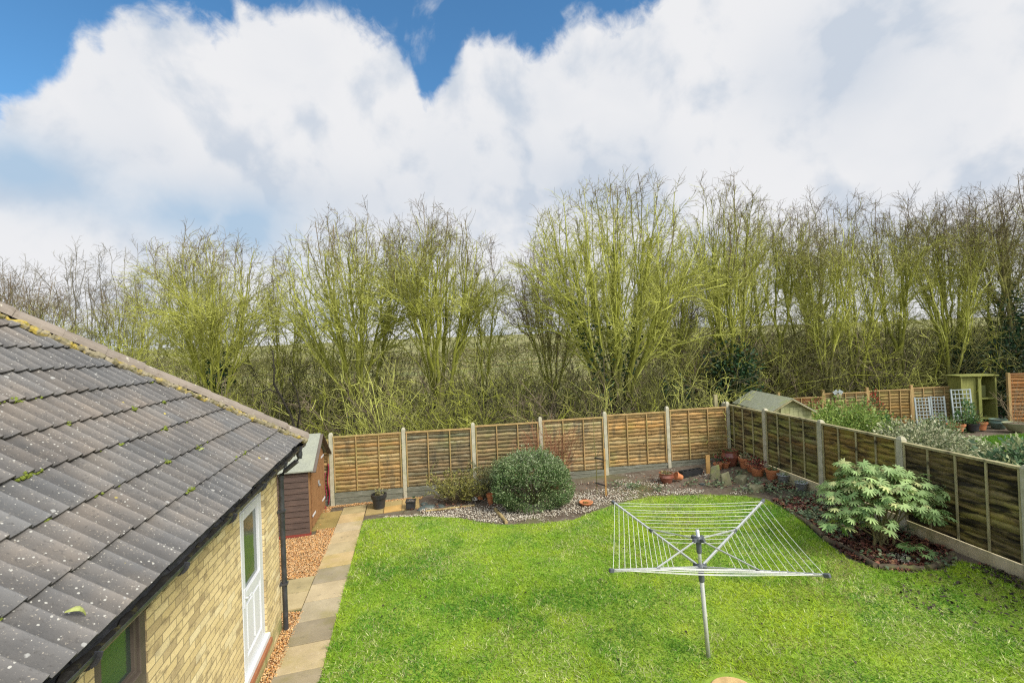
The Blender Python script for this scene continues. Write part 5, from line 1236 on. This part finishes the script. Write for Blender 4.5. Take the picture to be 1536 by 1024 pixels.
def slabrock(pos, w_, d_, h, rz, tilt, label, seed):
    r = np.random.default_rng(seed); b = MB(); V = [(-w_, -d_, -.1), (w_ * .9, -d_, -.1), (w_, d_, -.1), (-w_, d_, -.1), (-w_ * .8, -d_ * .8, h * .7), (w_ * .55, -d_ * .9, h), (w_ * .7, d_ * .7, h * .85), (-w_ * .5, d_ * .8, h * .8)]
    V = [tuple(np.array(v) + r.normal(size=3) * .012) for v in V]; b.add(V, [(3, 2, 1, 0), (4, 5, 6, 7), (0, 1, 5, 4), (1, 2, 6, 5), (2, 3, 7, 6), (3, 0, 4, 7)]); o = b.build('rock', m_rock, bevel=.03)
    o.location = (pos[0], pos[1], float(gz(*pos))); o.rotation_euler = (tilt, 0, rz); return tag(o, label, 'rock')
slabrock((5.33, 11.92), .17, .06, .36, .2, -.25, 'upright mossy slab of rock in the right end of the border', 1)
slabrock((5.30, 12.5), .16, .08, .40, -.3, -.2, 'taller mossy rock standing behind the upright slab of rock', 2)
slabrock((5.75, 12.05), .22, .14, .20, .7, 0, 'low broad mossy rock right of the upright slab', 3)
slabrock((5.75, 11.35), .20, .14, .17, .3, 0, 'grey rock at the corner where lawn meets both borders', 4)
rock((4.78, 12.1), (.07, .06, .045), 'small dark stone on the chippings left of the upright slab', m_slate, 8)
# saucer with plant
t = thing('saucer', 'terracotta saucer lying on the chippings right of the clipped shrub', 'saucer', (1.63, 11.25, .07)); b = MB(); b.lathe([(.12, 0), (.165, .055), (.17, .075), (.15, .075), (.11, .03), (.01, .028)], 26); b.build('dish', m_terra, t, smooth=True); leaf_tuft(t, 40, .07, .02, [(.25, .17, .05), (.2, .2, .06)], 4, .03, (.03, .05))
pot((3.98, 12.5), .13, .185, .27, m_glaze, 'brown glazed bowl shaped pot before the fifth fence post', rim=False, plant=(60, .12, .05, DRY, 5), belly=.012)
t = pot((4.40, 12.52), .075, .10, .19, m_terra, 'small terracotta pot tipped over beside the black trough', soil=False); t.rotation_euler = (0, R(-68), R(12)); t.location.z += .10
# black trough
t = thing('trough', 'long black planting trough beyond the tipped terracotta pot', 'trough', (4.80, 12.92, float(gz(4.8, 12.92))), .35); b = MB(); L_, w_, h_ = .36, .09, .17
V = []
for (zz, s_) in ((0, .86), (h_, 1.0)):
    V += [(-L_ * s_, -w_ * s_, zz), (L_ * s_, -w_ * s_, zz), (L_ * s_, w_ * s_, zz), (-L_ * s_, w_ * s_, zz)]
V += [(-L_ + .02, -w_ + .02, h_), (L_ - .02, -w_ + .02, h_), (L_ - .02, w_ - .02, h_), (-L_ + .02, w_ - .02, h_), (-L_ + .04, -w_ + .03, .03), (L_ - .04, -w_ + .03, .03), (L_ - .04, w_ - .03, .03), (-L_ + .04, w_ - .03, .03)]
F = [(3, 2, 1, 0), (0, 1, 5, 4), (1, 2, 6, 5), (2, 3, 7, 6), (3, 0, 4, 7)] + [(4 + i, 4 + (i + 1) % 4, 8 + (i + 1) % 4, 8 + i) for i in range(4)] + [(8 + i, 8 + (i + 1) % 4, 12 + (i + 1) % 4, 12 + i) for i in range(4)] + [(12, 13, 14, 15)]
b.add(V, F); b.build('body', m_plastic_k, t)
for i in range(5):
    x = -.28 + .14 * i; b = MB(); b.box(x - .008, x + .008, -w_ + .02, w_ - .02, h_ - .04, h_ - .005); b.build('divider', m_plastic_k, t)
# right corner pots
pot((6.22, 13.62), .15, .215, .46, m_glaze, 'big dark brown glazed urn in the far right corner of the garden', belly=.035, plant=(60, .2, .06, GRN, 7), name='urn', cat='urn')
pot((6.50, 13.28), .14, .185, .30, m_terra, 'terracotta pot with a pale plant right of the brown urn', plant=(60, .16, .14, PALE, 8))
pot((5.72, 13.32), .085, .115, .19, m_terra, 'small terracotta pot with a leafy plant left of the urn', plant=(60, .18, .22, GRN + RED, 9))
pot((5.98, 13.42), .08, .11, .17, m_terra, 'smallest terracotta pot close against the left of the urn', plant=(50, .15, .18, PALE + RED, 10))
pot((6.50, 12.86), .15, .20, .24, m_terra, 'wide terracotta pot of red foliage third from the corner', plant=(130, .26, .22, RED + PALE, 11))
pot((6.42, 12.50), .13, .16, .22, m_terra, 'terracotta pot of crimson leaves beside the first right fence post', plant=(150, .26, .20, RED, 12))
pot((6.60, 12.12), .12, .155, .27, m_terra, 'plain orange terracotta pot nearest the grey buckets', plant=(60, .12, .06, GRN, 13))
def bucket(pos, label, seed):
    t = thing('bucket', label, 'bucket', (pos[0], pos[1], float(gz(*pos)) - .01)); b = MB(); b.lathe([(.09, 0), (.10, .008), (.135, .22), (.145, .225), (.145, .24), (.128, .24), (.10, .05), (.01, .045)], 22); o = b.build('body', m_grey_metal, t, smooth=True)
    b = MB(); P_ = [(.14 * math.cos(a), .03, .22 + .13 * math.sin(a) * -.3) for a in np.linspace(0, math.pi, 12)]; b.tube(P_, .005, 6); b.build('handle', m_grey_metal, t)
    leaf_tuft(t, 50, .12, .05, PALE, seed, .2, (.03, .06)); return t
bucket((6.66, 11.72), 'pale grey bucket planted with a grey leaved plant, nearer the corner', 14); bucket((6.70, 11.06), 'grey bucket with a wire handle, the one nearer the big leaved shrub', 15)
b = MB(); b.box(-.09, .09, -.045, .045, 0, .05); b.box(-.10, .10, -.05, .05, .051, .075); o = b.build('dish', mat('red_plastic', (.45, .04, .035), None, 5, rough=.5), bevel=.006); o.location = (5.48, 13.05, float(gz(5.48, 13.05))); tag(o, 'small red plastic dish by the foot of the stub post', 'dish')
# log edging
def log(p0, p1, r_, label, bend=0.0, m=m_log, seed=0, n_=10):
    q = np.random.default_rng(seed); P_ = []
    for i in range(n_):
        t_ = i / (n_ - 1); x = p0[0] * (1 - t_) + p1[0] * t_; y = p0[1] * (1 - t_) + p1[1] * t_; nx, ny = -(p1[1] - p0[1]), p1[0] - p0[0]; s = bend * math.sin(math.pi * t_)
        x += nx * s; y += ny * s; P_.append((x, y, float(gz(x, y)) + r_ * .75 + q.normal() * r_ * .1))
    b = MB(); b.tube(P_, list(r_ * (1 + q.normal(size=n_) * .10)), 8); o = b.build('log_edging', m, smooth=True); e = o.modifiers.new('e', 'EDGE_SPLIT'); e.split_angle = R(50); return tag(o, label, 'edging')
log((-2.3, 11.62), (-1.1, 11.78), .026, 'thin pale log edging lying along the chippings by the dark flat stones', seed=1)
log((-.56, 11.35), (-.28, 10.45), .042, 'short mossy log sloping to the lawn left of the clipped shrub', seed=2)
m_edge = mat('dark_edging_timber', (.13, .10, .06), (.075, .06, .04), 7, W1, .9, .4, layers=[((.17, .17, .06), 4, .5, .7)])
log((5.52, 8.5), (5.62, 7.42), .05, 'dark log edging along the lawn side of the big leaved shrub bed', .06, m_edge, 3)
log((5.66, 7.42), (6.25, 7.26), .045, 'dark log edging at the near tip of the big leaved shrub bed', .0, m_edge, 4)
log((6.3, 7.27), (7.02, 7.62), .05, 'dark log edging curving back to the dark fence', -.06, m_edge, 5)
log((5.72, 9.95), (5.58, 8.6), .045, 'dark log edging between the lawn and the red leaf litter', .03, m_edge, 6)

# ------------------------------------------------------------------ the neighbouring garden
m_nlawn = m_lawn
nl = smooth_poly([(12.9, 14.9), (13.6, 14.0), (15.6, 13.2), (19, 13.0), (21, 14.5), (20, 16.3), (17.2, 16.35), (14.4, 15.6)], 3)
sheet('neighbour_lawn', nl, .02, m_nlawn, label='small green lawn of the neighbouring garden', side=.03)
p = sample_poly(nl, 26000); N = len(p); a = rng.random(N) * 6.283; V = np.empty((N, 3, 3)); s = np.stack([np.cos(a), np.sin(a)], 1) * .009
V[:, 0, :2] = p - s; V[:, 1, :2] = p + s; V[:, 2, :2] = p + rng.normal(size=(N, 2)) * .03; z = gz(p[:, 0], p[:, 1]) + .018; V[:, 0, 2] = z; V[:, 1, 2] = z; V[:, 2, 2] = z + .05 + .04 * rng.random(N)
c = np.array([.11, .24, .02]) * (.7 + .6 * rng.random((N, 1))); tag(npmesh('grass', V.reshape(-1, 3), [np.arange(N * 3).reshape(N, 3)], m_grass, tint=np.repeat(c, 3, 0)), 'green grass of the neighbouring lawn', 'grass', None, 'stuff')

NA = np.array([12.84, 19.45]); NB = np.array([18.40, 19.5]); nd = (NB - NA) / 3; nst = np.linalg.norm(nd); nang = math.atan2(nd[1], nd[0]); zb = float(gz(15.6, 19.4))
nf = thing('panel_fence', 'brown lap fence with wooden posts at the end of the neighbouring garden', 'fence', (NA[0], NA[1], zb), nang)
m_lap_n = mat('tan_lap_timber', (.40, .27, .105), (.25, .175, .06), 5, (1.2, 1.2, 14), .85, .35, 9, tint=True, layers=[((.27, .25, .07), 1.2, .48, .72, W1, .7)])
for i in range(-1, 3):
    H_ = 1.42 if i >= 0 else 1.25; tp = [1.33, 1.46, 1.50, 1.55][i + 1]
    p = lap_panel(nst - .10, H_, 11, m_lap_n if i >= 0 else m_lap_red, m_batten, nf, nb=3, seed=90 + i, tint0=1.0); p.location = (i * nst + .05, 0, tp - H_ - zb)
for i in range(-1, 4):
    b = MB(); b.box(-.05, .05, -.05, .05, -.3, 1.62 + .03 * i - zb); q = b.build('fence_post', m_batten, nf, bevel=.005); q.location = (i * nst, 0, 0)
gf = thing('panel_fence', 'tall red brown lap fence right of the green timber store', 'fence', (19.62, 18.55, -.1), R(-9))
for i in range(3):
    p = lap_panel(1.85, 1.98, 14, m_lap_red, mat('red_batten', (.36, .18, .07), (.25, .12, .05), 6, rough=.8) if i == 0 else p.children[0].data.materials[0], gf, nb=2, seed=95 + i, tint0=1.05); p.location = (i * 1.93 + .04, 0, .20)
for i in range(4):
    b = MB(); b.box(-.045, .045, -.06, .04, -.3, 2.22); q = b.build('fence_post', m_batten, gf, bevel=.005); q.location = (i * 1.93, 0, 0)
# green stained open timber store
m_gt = mat('green_stained_timber', (.25, .255, .07), (.17, .18, .045), 5, (4, 4, .5), .8, .2, layers=[((.13, .15, .03), 2, .52, .7, (1, 1, .5), .7)])
gs = thing('timber_store', 'green stained open fronted timber store at the end of the neighbouring garden', 'garden store', (18.12, 19.0, -.1), R(-3)); W_ = 1.34; D_ = .55; Hs = 2.12
b = MB()
for j in range(12): b.box(j * W_ / 12 + .004, (j + 1) * W_ / 12 - .004, D_ - .03, D_, .05, Hs - .05)
b.build('back_boards', m_gt, gs)
b = MB()
for x in (0, W_ - .02):
    b = MB(); b.box(x, x + .02, .0, D_ - .033, .05, Hs - .06); b.build('side_board', m_gt, gs)
for x in (-.0, .66, 1.31): b = MB(); b.box(x, x + (.12 if x == .66 else .06), -.07, 0, 0, Hs - .04); b.build('post', m_gt, gs, bevel=.004)
b = MB(); b.box(.02, .66, .02, .045, .05, Hs - .08); b.build('front_panel', m_gt, gs)
b = MB(); b.box(-.08, W_ + .08, -.14, D_ + .06, Hs - .03, Hs + .02); b.build('roof', m_gt, gs, bevel=.005)
for z in (.35, 1.15): b = MB(); b.box(.78, 1.31, -.02, D_ - .04, z, z + .06); b.build('shelf', m_gt, gs)
b = MB(); b.box(.80, 1.05, .05, .35, 1.22, 1.70); b.build('drawer_box', mat('dark_green_box', (.07, .08, .02), (.05, .06, .015), 6, rough=.8), gs, bevel=.006)
# trellises
m_tr = mat('grey_blue_trellis', (.36, .41, .40), (.28, .32, .32), 7, W1, .8, .15)
def trellis(pos, w_, h, nx, nz, rz, tilt, label):
    t = thing('trellis', label, 'trellis', (pos[0], pos[1], pos[2]), 0); b = MB(); s = .028
    b.box(-w_ / 2 - .03, -w_ / 2 + .03, -.018, .018, 0, h); b.box(w_ / 2 - .03, w_ / 2 + .03, -.018, .018, 0, h); b.build('frame', m_tr, t, bevel=.003)
    b = MB()
    for i in range(1, nx): x = -w_ / 2 + w_ * i / nx; b.box(x - s / 2, x + s / 2, -.012, .0, .03, h - .03)
    for j in range(nz + 1): z = .03 + (h - .06) * j / nz; b.box(-w_ / 2 + .031, w_ / 2 - .031, -.026, -.0125, z - s / 2, z + s / 2)
    b.build('lattice', m_tr, t); t.rotation_euler = (tilt, 0, rz); return t
trellis((16.50, 18.85, -.05), .50, 1.28, 4, 9, -.15, -.09, 'narrow grey trellis leaning on the fence, left of the two'); trellis((17.28, 19.02, -.04), .46, 1.26, 4, 9, -.2, -.09, 'narrow grey trellis leaning on the fence, right of the two'); trellis((17.98, 18.72, -.08), .80, 1.60, 5, 9, .05, -.07, 'wide square grey trellis standing before the green timber store')
# bird table on the fence
t = thing('bird_box', 'white roofed little bird box on the neighbouring lap fence', 'bird box', (13.40, 19.36, 1.30)); b = MB(); b.box(-.10, .10, -.08, .05, 0, .14); b.build('box', m_batten_dark, t)
b = MB(); b.bar((-.16, -.02, .125), (0, -.02, .22), .24, .02, up=(0, 1, 0)); b.bar((0, -.02, .22), (.16, -.02, .125), .24, .02, up=(0, 1, 0)); b.build('roof', m_tr, t)
# little green garden shed behind the right fence
m_gshed = mat('pale_green_boards', (.36, .37, .19), (.28, .29, .14), 6, (1, 1, 5), .8, .2, layers=[((.22, .24, .08), 2.5, .5, .7, W1, .6)])
gsh = thing('garden_shed', 'small pale green shed with felt roof just behind the far right fence corner', 'shed', (7.72, 14.15, .15), R(-1.5)); sw2, sl2, ev2, ap2 = 1.22, 2.25, 1.50, 1.86
b = MB(); lapped(b, (0, 0), (sw2, 0), .04, ev2, 12, (0, -1)); lapped(b, (sw2, 0), (sw2, sl2), .04, ev2, 12, (1, 0)); lapped(b, (0, sl2), (0, 0), .04, ev2, 12, (-1, 0)); lapped(b, (sw2, sl2), (0, sl2), .04, ev2, 12, (0, 1))
b.add([(0, -.01, ev2), (sw2, -.01, ev2), (sw2 / 2, -.01, ap2)], [(0, 1, 2)]); b.add([(0, sl2, ev2), (sw2, sl2, ev2), (sw2 / 2, sl2, ap2)], [(2, 1, 0)]); b.build('wall', m_gshed, gsh)
b = MB()
for j in range(5): b.box(.30 + j * .13, .30 + (j + 1) * .13 - .008, -.05, -.026, .08, 1.62)
d_ = b.build('door', m_gshed, gsh)
for z in (.4, 1.4): b = MB(); b.box(.31, .55, -.06, -.052, z, z + .05); b.build('hinge', m_batten_dark, d_)
m_felt2 = mat('mossy_grey_felt', (.30, .31, .23), (.23, .245, .165), 14, W1, .95, .3, 60, layers=[((.30, .33, .10), 2.0, .55, .75, W1, .7)])
b = MB()
for sg in (0, 1):
    e = -.09 if sg == 0 else sw2 + .09; ze = ev2 - (ap2 - ev2) / (sw2 / 2) * .09 + .02
    V = [(e, -.12, ze), (e, sl2 + .1, ze), (sw2 / 2, sl2 + .1, ap2 + .025), (sw2 / 2, -.12, ap2 + .025)]; V += [(x, y, z + .03) for x, y, z in V]; b.add(V, [(0, 1, 2, 3), (7, 6, 5, 4), (0, 4, 5, 1), (1, 5, 6, 2), (2, 6, 7, 3), (3, 7, 4, 0)])
b.build('roof', m_felt2, gsh)
b = MB(); ze = ev2 - (ap2 - ev2) / (sw2 / 2) * .09
for e in (-.09, sw2 + .09): b.bar((e, -.13, ze), (sw2 / 2, -.13, ap2), .02, .075, up=(0, 1, 0))
b.build('barge_board', m_batten_dark, gsh)
# shrubs beyond the right fence
evergreen((10.25, 14.6), 1.5, .9, 1.48, 16000, 'yellow green leafy hedge bush just behind the dark right fence', (.19, .29, .06), 33, name='hedge_bush', size=(.06, .11), light=.4, lightc=(.33, .41, .11))
o = evergreen((12.9, 17.0), .75, .6, 1.75, 1500, 'red tipped shrub before the neighbouring lap fence', (.10, .15, .05), 34, name='red_tipped_shrub', size=(.07, .12), light=.30, lightc=(.50, .10, .07))
evergreen((12.25, 15.7), .55, .5, 1.05, 1500, 'small dark green bush right of the yellow green hedge bush', (.055, .13, .045), 35, size=(.07, .12), light=.25, lightc=(.14, .26, .08))
evergreen((10.2, 11.9), 1.45, .8, 1.22, 15000, 'grey and cream variegated low bush behind the dark fence', (.20, .24, .12), 36, name='variegated_bush', size=(.055, .10), light=.4, lightc=(.52, .52, .33))
evergreen((10.3, 9.55), 1.05, .7, 1.25, 5200, 'large leaved blue green bush at the right edge behind the dark fence', (.14, .24, .12), 37, name='large_leaved_bush', size=(.09, .15), light=.3, lightc=(.42, .46, .24))
evergreen((17.45, 18.2), .42, .4, 1.15, 1200, 'leafy pot grown shrub between the grey trellises', (.07, .16, .05), 38, size=(.06, .11), light=.3, lightc=(.20, .30, .12), name='potted_shrub')
evergreen((12.4, 12.9), .9, .6, .75, 3500, 'pale green low bush at the edge of the neighbouring lawn', (.24, .29, .14), 39, size=(.05, .09), light=.35, lightc=(.48, .50, .30), name='low_bush')
evergreen((14.9, 16.6), .7, .45, .7, 2200, 'low mixed green plants beside the bed below the narrow trellises', (.14, .21, .08), 40, size=(.05, .1), light=.3, lightc=(.40, .38, .2), name='low_bush')
# neighbour's pots
pot((16.95, 18.0), .20, .27, .28, m_terra, 'wide orange pot of green plants below the narrow trellises', plant=(120, .3, .35, GRN, 21)); pot((17.5, 17.9), .16, .2, .30, m_plastic_k, 'dark pot of trailing greenery between the two orange pots', plant=(160, .34, .35, GRN, 22))
pot((18.02, 18.15), .17, .22, .30, m_terra, 'orange pot at the foot of the wide square trellis', plant=(40, .2, .15, GRN, 23)); pot((18.95, 18.35), .20, .26, .36, mat('green_glaze', (.16, .24, .19), (.10, .15, .12), 4, rough=.3), 'green glazed pot before the green timber store', belly=.02)
pot((18.75, 17.5), .24, .40, .30, mat('olive_bowl', (.30, .33, .19), (.24, .26, .15), 5, rough=.6), 'wide olive bowl pot with a bare sapling', rim=False); pot((20.35, 17.85), .12, .18, .28, mat('white_pot', (.62, .60, .55), None, 5, rough=.5), 'small white pot with bare twigs before the red brown fence')
twiggy((18.75, 17.5), .35, .35, 1.35, 9, 'bare sapling growing in the wide olive bowl', (.34, .26, .16), None, 0, 8, 'bare_sapling').location.z += .25
twiggy((20.35, 17.85), .35, .3, .9, 8, 'bare twigs growing in the small white pot', (.40, .30, .2), None, 0, 9, 'bare_twigs').location.z += .22
twiggy((15.6, 13.3), .3, .3, .95, 10, 'spindly rose stems with yellow leaves beside the neighbouring lawn', (.30, .25, .12), [(.55, .50, .15), (.3, .34, .1)], 2, 10, 'rose_bush', (.05, .08))
